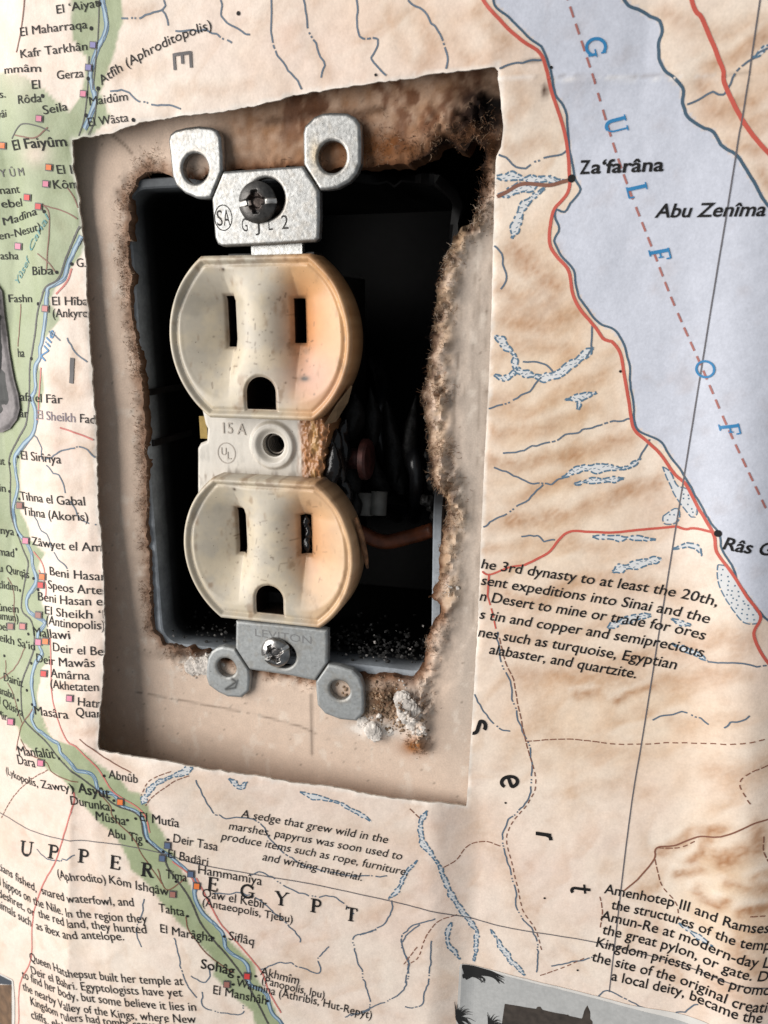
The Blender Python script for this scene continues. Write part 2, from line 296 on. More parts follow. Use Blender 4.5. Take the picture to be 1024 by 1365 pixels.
def paper_cols(x, y, z):
    u, v = proj(x, y, z)
    cream = lin((236, 220, 206)); pink = lin((235, 214, 202)); pale = lin((242, 230, 219))
    n1 = fbm(x/16, y/16, 4)[:, None]; n2 = fbm(x/7+30, y/7+60, 4)[:, None]
    C = pink+(pale-pink)*np.clip((n1-.25)*2, 0, 1)
    C = C*(1-.10*np.clip((n2-.5)*3, 0, 1)*np.array([.4, .8, 1.2]))
    # relief print: broad ridges, brown on one flank, cream on the other
    amp = np.clip(.25+.75*np.exp(-(((u-740)/130)**2+((v-560)/330)**2))+.75*np.exp(-(((u-970)/90)**2+((v-1190)/110)**2))+.45*np.exp(-(((u-980)/60)**2+((v-110)/110)**2))+.55*np.exp(-(((u-850)/200)**2+((v-960)/90)**2))+.3*np.exp(-(((u-560)/140)**2+((v-30)/70)**2)), 0, 1)
    a = math.radians(31); xr = (x*math.cos(a)+y*math.sin(a)); yr = (-x*math.sin(a)+y*math.cos(a))
    wx = 14*(fbm(x/15, y/15, 2)-.5)
    def H(xx, yy):
        f1 = fbm(xx/27+2, (yy+wx)/12+7, 3, .40); f2 = fbm(xx/12+31, (yy+wx*.8)/6.5+5, 3, .42)
        return .7*(1-np.abs(2*f1-1)*1.6)+.3*(1-np.abs(2*f2-1)*1.6)
    def H2(xx, yy): return 1-np.abs(2*fbm((xx+wx)/11+12, (yy-wx)/10+4, 3, .4)-1)*1.6
    low = ss(1060, 1130, v); e = .35
    dh = lambda G: (G(xr+e, yr-e)-G(xr-e, yr+e))/(2*e)
    sl = dh(H)*(1-low)*4.2+dh(H2)*low*4.0
    hc = np.clip(H(xr, yr)*(1-low)+H2(xr, yr)*low, 0, 1)
    br = np.clip(sl, 0, 1)*amp*(.35+.65*hc); hi = np.clip(-sl, 0, 1)*amp*(.3+.7*hc)
    grain = .75+.5*RNG.random(len(x)); br = br*grain
    brown = lin((190, 146, 102)); dark = lin((158, 104, 62))
    tone = np.clip(.72*amp+.10*(n1[:, 0]-.5), 0, 1)
    C = C*(1-tone[:, None])+lin((222, 195, 162))*tone[:, None]
    C = C*(1-.75*br[:, None])+brown*.75*br[:, None]
    C = C*(1-.6*hi[:, None])+lin((244, 232, 216))*.6*hi[:, None]
    uu = u+12*(fbm(x/6, y/6, 3)-.5)*2; vv = v+12*(fbm(x/6+50, y/6+50, 3)-.5)*2
    gm_ = 0*u
    for P, w, s in HILLS:
        d = sdl(uu, vv, P); w = w*.85
        hk = np.exp(-((sdl(uu+w*.9, vv+w*.95, P))/(w*.7))**2)*min(s, 1)*.55*(1-gm_)
        C = C*(1-hk[:, None])+lin((245, 233, 218))*hk[:, None]; k = np.exp(-(d/w)**2)*s*.74*(.6+.7*fbm(x/3.1+70, y/2.3+20, 4))*grain
        k = np.clip(k, 0, .9)[:, None]; C = C*(1-k)+(brown*(1-k)+dark*k)*k
    gd = psd(u+3*(fbm(x/2, y/2, 2)-.5), v+3*(fbm(x/2+9, y/2, 2)-.5), green_px); g = ss(1.2, -1.2, gd)[:, None]
    pat = np.clip(.72+.5*(fbm(x/4.5+3, y/4.5, 3)-.45), .3, 1)[:, None]
    patch = 1-.75*np.exp(-(((u-25)/35)**2+((v-60)/55)**2))[:, None]-.75*np.exp(-(((u-48)/18)**2+((v-205)/16)**2))[:, None]
    C = C*(1-g*patch)+(lin((150, 161, 122))*pat+lin((182, 188, 160))*(1-pat))*g*patch
    sd = psd(u, v, SEA); s_ = ss(.8, -.8, sd)[:, None]
    sea = lin((203, 206, 217))*(1+.04*(n2-.5))
    C = C*(1-s_)+sea*s_
    rim = np.exp(-(np.clip(sd, 0, 99)/9)**2)[:, None]*(1-s_)*.5      # pale printed rim along the shore
    C = C*(1-rim)+lin((236, 214, 190))*rim
    yl = 57.0+(x-38.7)*-0.045
    wk = (np.exp(-((y-yl)/.28)**2)*ss(36, 40, x)*ss(.42, .6, fbm(x/1.5, y/1.5+3, 3))*.55)[:, None]; C = C*(1-wk)+lin((246, 242, 238))*wk
    wk = (np.exp(-((y-yl-.35)/.2)**2)*ss(36, 40, x)*ss(.4, .55, fbm(x/1.1+9, y/1.5+3, 3))*.35)[:, None]; C = C*(1-wk)+lin((120, 104, 92))*wk
    wk = (np.exp(-((u-727)/4)**2-((v-121)/9)**2)*1.2)[:, None]; wk = np.clip(wk, 0, 1); C = C*(1-wk)+lin((70, 40, 26))*wk
    wk = (np.exp(-(sdl(u, v, [(664, 87), (690, 84), (725, 79)])/1.4)**2)*.7)[:, None]; C = C*(1-wk)+lin((70, 56, 48))*wk
    hd = hole_sdf(x, y); wk = (ss(.55, .1, hd-.7*(fbm(x*1.3, y*1.3, 2)-.40))*.6)[:, None]; C = C*(1-wk)+lin((240, 233, 224))*wk     # bare white paper core at the tear
    # stains and scuffs of the old sheet
    st = np.clip((fbm(x/3.3+80, y/3.3+11, 4)-.60)*4, 0, 1)[:, None]*.14
    C = C*(1-st*np.array([.6, .9, 1.1]))
    return np.clip(C, 0, 1)

PX0, PX1, PY0, PY1 = -112, 122, -190, 104
V, F, seg = sheet(PX0, PX1, PY0, PY1, .56, lambda X, Y: -hole_sdf(X, Y), zp)
cols = paper_cols(V[:, 0], V[:, 1], V[:, 2])
hd_ = hole_sdf(V[:, 0], V[:, 1]); V[:, 2] -= .35*np.exp(-np.clip(hd_, 0, 50)/.55)*np.clip(2.4*(fbm(V[:, 0]/3.7, V[:, 1]/2.2, 3)-.35), 0, 1)
wall_map = mk('wall_map', V, F, M_paper, cols=cols, origin=(0, 0, 0))
tag(wall_map, 'old wrinkled paper map of Egypt with a rectangle cut out around the outlet', 'map')
# thickness of the sheet at the cut
sk = MB(); 
for p, q in seg:
    a, b = V[p], V[q]; sk.add([a, b, b-[0, 0, .38], a-[0, 0, .38]], [[0, 1, 2, 3]])
sk.build('torn_edge', M_torn, wall_map, smooth=False)

# ---------------------------------------------------------------- ink on the map
INK = {}
def inkmb(kind):
    if kind not in INK: INK[kind] = [MB()]
    return INK[kind][-1]
def inknew(kind):
    if kind not in INK: INK[kind] = [MB()]
    elif INK[kind][-1].V: INK[kind].append(MB())
OFF = {}
def ribbon_xy(mb, P, w, off, dash=None, st=.55, wfun=None, clip=True):
    P, s = resample(np.asarray(P, float), st)
    T = np.gradient(P, axis=0); T /= np.maximum(np.hypot(T[:, 0], T[:, 1]), 1e-9)[:, None]; Nn = np.stack([-T[:, 1], T[:, 0]], 1)
    ww = (np.full(len(P), w) if wfun is None else wfun(np.linspace(0, 1, len(P))))[:, None]*.5
    A = P+Nn*ww; Bq = P-Nn*ww
    ok = (hole_sdf(P[:, 0], P[:, 1]) > .12) if clip else np.ones(len(P), bool)
    za = zp(A[:, 0], A[:, 1])+off; zb = zp(Bq[:, 0], Bq[:, 1])+off; zc = np.maximum(za, zb)
    VV = []; FF = []; idx = {}
    for i in range(len(P)-1):
        if not (ok[i] and ok[i+1]): continue
        if dash:
            ph = (s[i] % sum(dash)); k = 0
            while ph >= dash[k]: ph -= dash[k]; k += 1
            if k % 2: continue
        for j in (i, i+1):
            if j not in idx: idx[j] = len(VV); VV += [(*A[j], za[j]), (*Bq[j], zb[j])]
        a, b = idx[i], idx[i+1]; FF.append([a, a+1, b+1, b])
    mb.add(VV, FF)
def pxw(u, v, wpx): a = unp(u, v); b = unp(u+wpx, v); return float(np.hypot(*(a-b)))
def ribbon(kind, pts, wpx, off=.05, dash=None, jit=0.0, smooth=True, mb=None):
    inknew(kind); P = unpl(pts)
    if smooth and len(P) > 2: P = smooth_line(P, 5)
    if jit:
        P, s = resample(P, .7); ph = random.random()*100
        T = np.gradient(P, axis=0); T /= np.maximum(np.hypot(T[:, 0], T[:, 1]), 1e-9)[:, None]
        P = P+np.stack([-T[:, 1], T[:, 0]], 1)*((fbm(s/1.15+ph, s*0+3, 3)-.5)*2*jit)[:, None]
    m = pts[len(pts)//2]; w = wpx*.138*(1.0)
    ribbon_xy(mb or inkmb(kind), P, w, off, dash, st=.3 if dash else .5)
    return P
def wadi(pts, wpx, jit=.35, dots=True):      # pale bed with dashed banks
    inknew('wadi_bed'); inknew('wadi_bank')
    P = unpl(pts); P = smooth_line(P, 5) if len(P) > 2 else P; w = wpx*.138
    P, s = resample(P, .35); ph = random.random()*50
    T = np.gradient(P, axis=0); T /= np.maximum(np.hypot(T[:, 0], T[:, 1]), 1e-9)[:, None]; Nn = np.stack([-T[:, 1], T[:, 0]], 1)
    P = P+Nn*((fbm(s/1.7+ph, s*0, 3)-.5)*2*jit)[:, None]
    wv = w*np.clip(.05+1.6*fbm(s/1.6+ph, s*0+5, 3), .3, 1.5)*np.clip(np.minimum(s, s[-1]-s)/1.2, .25, 1)
    ribbon_xy(inkmb('wadi_bed'), P, w, .035, wfun=lambda t: np.interp(t, np.linspace(0, 1, len(wv)), wv), st=.4)
    for sg in (1, -1):
        Q = P+Nn*(sg*wv*.5)[:, None]+(RNG.random((len(P), 2))-.5)*.06
        ribbon_xy(inkmb('wadi_bank'), Q, .28, .06+.004*sg, dash=(1.1, .3, .6, .35), st=.22)
    if dots:
        for i in range(0, len(P), max(2, int(.8/.35))):
            if hole_sdf(P[i:i+1, 0], P[i:i+1, 1])[0] < .3: continue
            q = P[i]+Nn[i]*random.uniform(-.25, .25)*wv[i]; z = float(zp(*q))+.065
            a = random.uniform(-.6, .6); dx, dy = .2*math.cos(a), .2*math.sin(a)
            inkmb('wadi_bank').add([(q[0]-dx-.0, q[1]-dy-.06, z), (q[0]+dx, q[1]+dy-.06, z), (q[0]+dx, q[1]+dy+.06, z), (q[0]-dx, q[1]-dy+.06, z)], [[0, 1, 2, 3]])
def patch_px(mb, poly, off, st=.5, rough=0.0):
    P = unpl(poly); lo = P.min(0)-.5; hi = P.max(0)+.5
    V, F, s = sheet(lo[0], hi[0], lo[1], hi[1], st, lambda X, Y: np.maximum(psd(X, Y, P)+rough*(fbm(X*1.2, Y*1.2, 3)-.5), .1-hole_sdf(X, Y)), lambda x, y: zp(x, y)+off)
    if len(V): mb.add(V, F)

ribbon('coastline', sea_w, 2.3, .06, jit=.2); ribbon('coastline', sea_e, 3.1, .06, jit=.22)
road_w = [(632, -30), (644, 0), (673, 34), (696, 54), (719, 70), (728, 91), (734, 118), (746, 154), (755, 190), (759, 231), (758, 255), (746, 271), (737, 283), (732, 322), (742, 342), (758, 361), (764, 393), (774, 413), (794, 437), (805, 453), (815, 455), (827, 471), (833, 506), (839, 538), (844, 570), (861, 587), (880, 605), (900, 633), (914, 645), (928, 672), (947, 704), (953, 718), (955, 735), (975, 763), (995, 794), (1014, 822), (1005, 842), (1010, 861), (1022, 881), (1040, 900)]
ribbon('main_road', road_w, 3.5, .075, jit=.06)
ribbon('main_road', [(914, -30), (922, 0), (927, 16), (936, 25), (963, 91), (965, 109), (986, 154), (1004, 181), (1024, 204), (1050, 230)], 4.2, .075, jit=.05)
ribbon('main_road', [(953, 710), (924, 704), (912, 706), (902, 702), (857, 706), (809, 710), (762, 708), (746, 719), (730, 737), (699, 753)], 3.0, .078, jit=.1)
ribbon('main_road', [(700, 753), (679, 756), (652, 766), (640, 759)], 2.4, .078); ribbon('main_road', [(652, 766), (650, 794)], 2.4, .074); ribbon('main_road', [(650, 794), (656, 815), (661, 838)], 2.0, .074, dash=(1.6, .8))
ribbon('side_road', [(659, 265), (680, 253), (699, 245), (734, 247), (761, 239)], 4.0, .09, jit=.1)
ribbon('grid_line', [(1018, -40), (1013, 0), (990, 154), (985, 180), (967, 294), (943, 440), (898, 720), (860, 960), (838, 1100), (812, 1322)], 1.5, .085, smooth=True)
ribbon('grid_line', [(-10, 1080), (0, 1083), (42, 1107), (127, 1122), (211, 1136), (275, 1154), (425, 1180), (558, 1210), (658, 1232), (795, 1256), (918, 1289), (1024, 1317), (1060, 1326)], 1.5, .085)
ribbon('shipping_line', [(745, -40), (757, 0), (787, 91), (814, 181), (835, 243), (872, 338), (896, 400), (936, 491), (975, 581), (1024, 684), (1050, 735)], 2.3, .07, dash=(1.5, .95))
streams = [[(663, 204), (687, 221), (703, 223), (723, 212), (756, 202)], [(657, 326), (667, 334), (671, 354), (677, 369), (667, 385)], [(697, 482), (715, 481), (738, 495)], [(722, 503), (695, 528), (652, 546)],
           [(671, 606), (707, 597), (750, 583), (793, 568), (813, 562), (843, 559)], [(659, 622), (691, 637), (724, 646), (750, 637)], [(724, 646), (695, 672), (644, 702)], [(790, 434), (788, 463), (780, 475)], [(853, 611), (865, 585)],
           [(695, 715), (715, 713), (724, 721), (742, 719)], [(943, 881), (980, 884), (1022, 887)], [(631, 917), (643, 944), (663, 970), (680, 975)], [(663, 842), (667, 877), (679, 905), (685, 936), (691, 960), (704, 990), (709, 1040), (701, 1067), (679, 1093), (671, 1116), (676, 1146), (686, 1186), (692, 1216), (709, 1239), (717, 1266), (716, 1296)],
           [(580, 1224), (546, 1236), (535, 1256), (545, 1286), (540, 1310)], [(576, 1254), (573, 1286), (566, 1330), (560, 1342), (540, 1342)], [(502, 1240), (471, 1251), (481, 1293), (494, 1342), (467, 1353)], [(521, 1200), (521, 1213), (507, 1236), (480, 1247)],
           [(260, 1040), (288, 1086), (341, 1093), (365, 1124), (397, 1149), (429, 1160), (474, 1167), (516, 1167)], [(332, 1165), (355, 1165), (386, 1184), (418, 1195), (446, 1196), (471, 1219)], [(284, 1191), (334, 1193), (369, 1219), (397, 1247), (400, 1256)], [(348, 1293), (383, 1283), (425, 1298), (425, 1276), (439, 1262)],
           [(559, 1232), (534, 1258), (545, 1286), (538, 1321), (495, 1342), (460, 1356)], [(296, 0), (298, 25), (333, 47)], [(361, -20), (361, 0), (366, 66), (384, 90), (402, 119)], [(405, -20), (405, 0), (413, 41), (425, 70), (433, 86), (429, 107)], [(476, -20), (476, 0), (478, 47), (501, 53), (503, 66), (495, 80), (515, 100)],
           [(544, 0), (569, 20), (597, 70), (595, 92)], [(219, 0), (216, 12), (191, 22), (162, 25)], [(216, 12), (225, 34)], [(234, 41), (275, 41), (309, 58)], [(147, 122), (162, 119), (184, 134), (200, 137), (241, 145)], [(916, 140), (946, 126), (962, 126), (971, 116), (988, 88), (1024, 64)],
           [(65, 442), (80, 455)], [(90, 450), (100, 470), (117, 481)], [(60, 615), (75, 605), (95, 597), (115, 598), (127, 610)], [(62, 620), (72, 632), (78, 634), (88, 657)], [(94, 668), (106, 690), (118, 697), (134, 702)], [(45, 686), (54, 705), (66, 716), (70, 735), (90, 758)], [(46, 580), (55, 595), (55, 612)],
           [(192, 1198), (190, 1215), (182, 1245), (190, 1262)], [(232, 1250), (238, 1270), (244, 1300), (262, 1330)], [(254, 1302), (275, 1310), (280, 1290)], [(270, 1322), (275, 1345), (320, 1352), (325, 1340)], [(49, 1132), (60, 1143), (75, 1148), (100, 1140)], [(790, 1340), (800, 1325), (815, 1322), (850, 1340), (905, 1350), (930, 1338)], [(870, 960), (890, 952), (920, 952), (945, 965)], [(735, 1288), (760, 1283), (790, 1276)],
           [(655, 95), (690, 85), (725, 80)], [(1000, 955), (980, 962), (965, 970)]]
for k, s_ in enumerate(streams): ribbon('stream', s_, 2.0, .055+.0006*(k % 9), dash=(8, .35, .45, .35) if k % 3 else (6, .5, .3, .35, .3, .45), jit=.42)
for pts, w in [([(790, 463), (750, 495), (726, 503), (691, 495), (685, 471), (659, 447)], 9), ([(659, 500), (672, 505), (690, 490)], 8), ([(754, 534), (795, 524)], 8), ([(770, 546), (776, 533)], 6), ([(750, 637), (778, 623), (833, 625), (853, 611)], 8), ([(766, 645), (831, 637)], 7), ([(790, 715), (835, 718), (874, 719)], 6), ([(817, 763), (850, 752), (882, 745)], 10), ([(896, 731), (924, 727), (936, 741)], 6),
               ([(811, 838), (840, 825), (868, 820)], 9), ([(895, 825), (920, 835)], 9), ([(896, 857), (920, 868), (943, 881)], 8), ([(568, 1080), (561, 1096), (565, 1123), (586, 1156), (603, 1196), (623, 1223), (636, 1246), (631, 1282)], 7), ([(601, 1229), (596, 1252), (613, 1279)], 6), ([(654, 1239), (673, 1269), (700, 1300)], 8), ([(556, 1146), (540, 1166), (530, 1186), (517, 1198)], 5), ([(258, 1025), (229, 1034), (203, 1049), (188, 1072)], 8), ([(305, 1038), (320, 1048), (330, 1042)], 7), ([(400, 1055), (430, 1065), (455, 1072), (480, 1085), (495, 1095)], 6), ([(660, 236), (690, 236), (730, 240), (758, 243)], 8), ([(664, 262), (690, 252), (720, 246)], 9), ([(725, 250), (700, 272), (688, 300), (682, 318)], 11), ([(905, 1230), (925, 1245), (950, 1262)], 6), ([(1002, 76), (1024, 60)], 6)]: wadi(pts, w, dots=w > 6)
for poly in [[(883, 622), (893, 628), (903, 648), (918, 652), (930, 680), (922, 690), (905, 668), (895, 650)], [(884, 688), (903, 676), (906, 690), (898, 698), (884, 698)], [(957, 753), (972, 757), (990, 790), (1013, 822), (1010, 831), (990, 829), (968, 800), (957, 775)], [(990, 940), (1000, 935)]]:
    if len(poly) < 3: continue
    inknew('wadi_bed'); patch_px(inkmb('wadi_bed'), poly, .035, rough=.4); ribbon('wadi_bank', poly+poly[:1], 1.5, .062, dash=(1.2, .3), jit=.12)
    P = unpl(poly); lo = P.min(0); hi = P.max(0)
    for gx in np.arange(lo[0], hi[0], .85):
        for gy in np.arange(lo[1], hi[1], .75):
            q = np.array([gx+random.uniform(-.2, .2), gy+random.uniform(-.2, .2)])
            if psd(q[0:1], q[1:2], P)[0] < -.35:
                z = float(zp(*q))+.065; inkmb('wadi_bank').add([(q[0]-.12, q[1]-.12, z), (q[0]+.12, q[1]-.12, z), (q[0]+.12, q[1]+.12, z), (q[0]-.12, q[1]+.12, z)], [[0, 1, 2, 3]])
nile_top = [(137, -20), (137, 0), (142, 37), (131, 62), (125, 78), (120, 103), (127, 128), (122, 150), (113, 172)]
nile = [(112, 300), (108, 316), (103, 325), (98, 336), (90, 354), (84, 372), (64, 383), (63, 392), (61, 412), (60, 429), (56, 454), (53, 464), (54, 477), (47, 487), (47, 503), (47, 521), (42, 531), (47, 547), (47, 565), (42, 582), (30, 594), (20, 610), (21, 629), (24, 653), (18, 672), (19, 692), (24, 709), (34, 722), (42, 738), (43, 753), (48, 766), (47, 780), (36, 798), (37, 812), (46, 821), (60, 830), (51, 844), (53, 863), (57, 870), (47, 884), (42, 907), (44, 926), (46, 942), (42, 955), (48, 970), (66, 984), (79, 993), (80, 1002), (94, 1016), (102, 1027), (119, 1030), (128, 1041), (132, 1054), (152, 1059), (163, 1074), (185, 1084), (194, 1102), (198, 1120), (218, 1135), (232, 1145), (258, 1170), (260, 1195), (270, 1216), (297, 1244), (302, 1265), (328, 1283), (332, 1300), (333, 1312), (355, 1325), (362, 1349), (376, 1365), (390, 1400)]
for L in (nile_top, nile):
    for w, k, off, j in ((6.4, 'river_bank', .04, .1), (3.2, 'river_water', .05, .1)):
        random.seed(3); ribbon(k, L, w, off, jit=j*2)
    random.seed(11); ribbon('stream', [(a+2, b+1) for a, b in L], 1.1, .06, jit=.55)
rail = [(115, 285), (100, 315), (88, 345), (78, 372), (60, 384), (55, 400), (51, 412), (46, 450), (42, 475), (40, 487), (39, 529), (37, 550), (33, 570), (16, 601), (12, 615), (14, 632), (14, 670), (18, 697), (30, 730), (38, 751), (33, 777), (29, 800), (30, 815), (42, 828), (46, 850), (44, 870), (33, 898), (28, 919), (30, 951), (36, 964), (61, 988), (79, 1011), (127, 1051), (152, 1072), (185, 1087), (193, 1117), (216, 1138), (226, 1160), (253, 1198), (272, 1237), (316, 1290), (341, 1332), (358, 1365)]
ribbon('railway', rail, 2.6, .07, jit=.06); ribbon('railway', rail, 3.4, .072, dash=(.25, 1.9), jit=.0)
for L in ([(119, 75), (116, 130), (112, 160), (104, 185)], [(131, 118), (126, 160), (118, 180)], [(133, -10), (130, 60), (124, 120)], [(16, 185), (28, 166), (50, 168), (66, 175)]): ribbon('railway', L, 1.4, .07)
for L in ([(34, -10), (30, 30), (22, 70)], [(62, 360), (66, 290), (57, 272)], [(60, 274), (80, 280), (95, 286), (103, 292)], [(90, 250), (98, 262), (107, 285)], [(50, 338), (65, 350), (75, 364)], [(20, 180), (45, 184), (64, 170)]): ribbon('track', L, 1.6, .068, jit=.1)
for L in ([(96, 358), (90, 375), (75, 392)], [(80, 570), (110, 580), (127, 588)], [(55, 490), (50, 560)], [(52, 760), (61, 780), (60, 800)], [(45, 735), (57, 752), (61, 770)], [(67, 850), (68, 875), (68, 905), (72, 940), (88, 985), (102, 996), (132, 1026), (152, 1056), (190, 1082), (200, 1110)], [(99, 1056), (98, 1072), (84, 1117), (74, 1148), (56, 1183), (44, 1224), (41, 1280), (27, 1311), (25, 1365)], [(262, 1170), (285, 1215), (300, 1238), (345, 1290), (358, 1320), (375, 1350)], [(230, 1148), (250, 1163), (262, 1180)]): ribbon('minor_road', L, 2.4, .066, jit=.1)
for L in ([(28, 985), (40, 1005), (62, 1016), (70, 1030), (104, 1042)], [(22, 1000), (28, 970), (44, 945)], [(130, 1055), (148, 1075), (150, 1088), (180, 1120), (190, 1140), (216, 1178)], [(210, 1158), (222, 1186), (248, 1170)], [(248, 1222), (252, 1240), (280, 1275), (312, 1297)], [(10, 910), (18, 925), (25, 950), (30, 965)], [(28, 405), (26, 440), (24, 462)], [(0, 905), (20, 890), (34, 862)], [(8, 880), (8, 905)], [(10, 770), (18, 785), (20, 830)], [(106, 985), (140, 1010), (175, 1030)]): ribbon('track', L, 1.7, .067, jit=.15)
for L in ([(64, 1026), (40, 1040), (18, 1062), (2, 1090)], [(591, 1156), (609, 1146), (623, 1128), (646, 1121), (669, 1128)], [(609, 1219), (583, 1229), (566, 1252), (558, 1276), (543, 1286)], [(666, 850), (673, 880), (684, 905), (690, 936), (700, 985), (714, 1040), (705, 1069), (684, 1095), (675, 1118), (681, 1146), (691, 1186), (697, 1214), (714, 1239), (722, 1266)], [(700, 988), (760, 985), (830, 992), (920, 990), (1024, 984)], [(252, 1034), (232, 1042), (206, 1060), (194, 1074)], [(228, 1028), (200, 1040), (188, 1060)], [(1024, 1020), (1000, 1030), (985, 1045), (1000, 1072)], [(875, 1130), (905, 1130), (930, 1120)], [(873, 1145), (882, 1180), (902, 1205), (905, 1225)], [(720, 1300), (750, 1290), (780, 1276)], [(1018, 1115), (1018, 1135), (1026, 1150)], [(1000, 1222), (1030, 1220)], [(800, 1236), (803, 1215), (800, 1195)], [(556, 1262), (538, 1285)], [(546, 1078), (562, 1092)]): ribbon('dashed_track', L, 1.5, .07, dash=(1.0, .5), jit=.1)
for L in ([(832, 1187), (850, 1172), (872, 1145), (875, 1130), (900, 1127), (930, 1115), (960, 1115), (1000, 1100), (1024, 1092)],): ribbon('track', L, 2.0, .075, jit=.1)
names = dict(coastline=M_coast, main_road=M_red, side_road=M_brown, grid_line=M_grid, shipping_line=M_dash, stream=M_stream, wadi_bed=M_wadi, wadi_bank=M_bank, river_bank=M_river, river_water=M_riverpale, railway=M_rail, track=M_brown, minor_road=M_redpale, dashed_track=M_brown)
for k, m in names.items():
    for b_ in INK[k]:
        if b_.F: b_.build(k, m, wall_map, smooth=False)

# site squares and town dots
SQ = [(112, 125, 'pink'), (53, 158, 'pink'), (125, 60, 'violet'), (119, 90, 'violet'), (66, 223, 'orange'), (62, 245, 'pink'), (37, 263, 'red'), (52, 275, 'red'), (25, 328, 'pink'), (61, 411, 'rose'), (27, 673, 'brown'), (35, 720, 'pink'), (57, 768, 'orange'), (55, 779, 'red'), (52, 819, 'brown'), (15, 834, 'brown'), (31, 834, 'rose'), (52, 855, 'pink'), (61.5, 854, 'orange'), (59, 897, 'red'), (93.5, 930, 'pink'), (15, 961, 'pink'), (55, 1016, 'pink'), (161, 1068, 'orange'), (224, 1126, 'slate'), (217, 1143, 'slate'), (255, 1164, 'slate'), (231, 1191, 'brown'), (263, 1180, 'orange'), (330, 1300, 'red'), (303, 1311, 'brown'), (4, 194, 'orange')]
for i, (u, v, c) in enumerate(SQ):
    P = unpl([(u-4, v-4.2), (u+4.4, v-3.4), (u+4, v+5), (u-4.4, v+4.2)]); ctr = P.mean(0)
    f = np.array([(*q, float(zp(*q))+.27) for q in ctr+(P-ctr)*.84]); b = np.array([(*q, float(zp(*q))+.165) for q in ctr+(P-ctr)*1.16])
    o = mk('site_square', f, [[3, 2, 1, 0]], M_sq[c], wall_map, smooth=False); mk('outline', b, [[3, 2, 1, 0]], M_inkgrey, o, smooth=False)
DOT = [(133, 5), (122, 38), (57, 128), (131, 118), (118, 105), (115, 154), (178, 160), (59, 282), (96, 352), (76, 363), (51, 405), (42, 478), (24, 609), (13, 618), (26, 665), (13, 655), (24, 713), (22, 732), (45, 771), (51, 786), (27, 787), (38, 845), (42, 884), (6, 874), (36, 920), (24, 933), (43, 939), (79, 1011), (139, 1034), (152, 1067), (151, 1080), (170, 1093), (181, 1091), (196, 1121), (224, 1119), (218, 1135), (235, 1175), (250, 1221), (284, 1250), (299, 1248), (318, 1302), (341, 1301), (311, 1312), (357, 1334), (762, 238), (957, 711), (827, 495), (735, 90), (726, 1197), (770, 1293), (674, 1070), (318, 18), (501, 100)]
for u, v in DOT:
    big = 4.3 if (u, v) in ((762, 238), (957, 711)) else 2.4 if u < 400 else 1.6
    c = unp(u, v); n = 10; r = big*.138*1.0
    vv = [(c[0]+r*math.cos(t), c[1]+r*math.sin(t), float(zp(c[0]+r*math.cos(t), c[1]+r*math.sin(t)))+.095) for t in [2*math.pi*k/n for k in range(n)]]
    mk('town_dot', vv, [list(range(n))], M_ink, wall_map, smooth=False)

# ---------------------------------------------------------------- lettering
_tc = {}
def text2d(s, offset=0.0, extrude=0.0, bevel=0.0):
    k = (s, offset, extrude, bevel)
    if k in _tc: return _tc[k]
    cu = bpy.data.curves.new('t', 'FONT'); cu.body = s; cu.size = 1; cu.offset = offset; cu.resolution_u = 3; cu.extrude = extrude; cu.bevel_depth = bevel; cu.bevel_resolution = 0
    o = bpy.data.objects.new('t', cu); SC.collection.objects.link(o); bpy.context.view_layer.update()
    me = bpy.data.meshes.new_from_object(o.evaluated_get(bpy.context.evaluated_depsgraph_get()))
    V = np.array([v.co[:] for v in me.vertices]); F = [list(p.vertices) for p in me.polygons]
    bpy.data.objects.remove(o); bpy.data.curves.remove(cu); bpy.data.meshes.remove(me)
    _tc[k] = (V, F); return V, F
CAP = text2d('H')[0][:, 1].max()
def clip_hole(V2, F):
    """cut lettering that runs off the torn edge: triangles past the edge are dropped, crossing ones split"""
    d = hole_sdf(V2[:, 0], V2[:, 1])-.05; V2 = V2.tolist(); out = []
    for f in F:
        ds = [d[i] for i in f]
        if min(ds) > 0: out.append(f); continue
        if max(ds) < 0: continue
        poly = []
        for a in range(len(f)):
            i, j = f[a], f[(a+1) % len(f)]
            if d[i] > 0: poly.append(i)
            if (d[i] > 0) != (d[j] > 0):
                t = d[i]/(d[i]-d[j]); V2.append([V2[i][k]+t*(V2[j][k]-V2[i][k]) for k in (0, 1)]); poly.append(len(V2)-1)
        if len(poly) > 2: out.append(poly)
    return np.array(V2), out
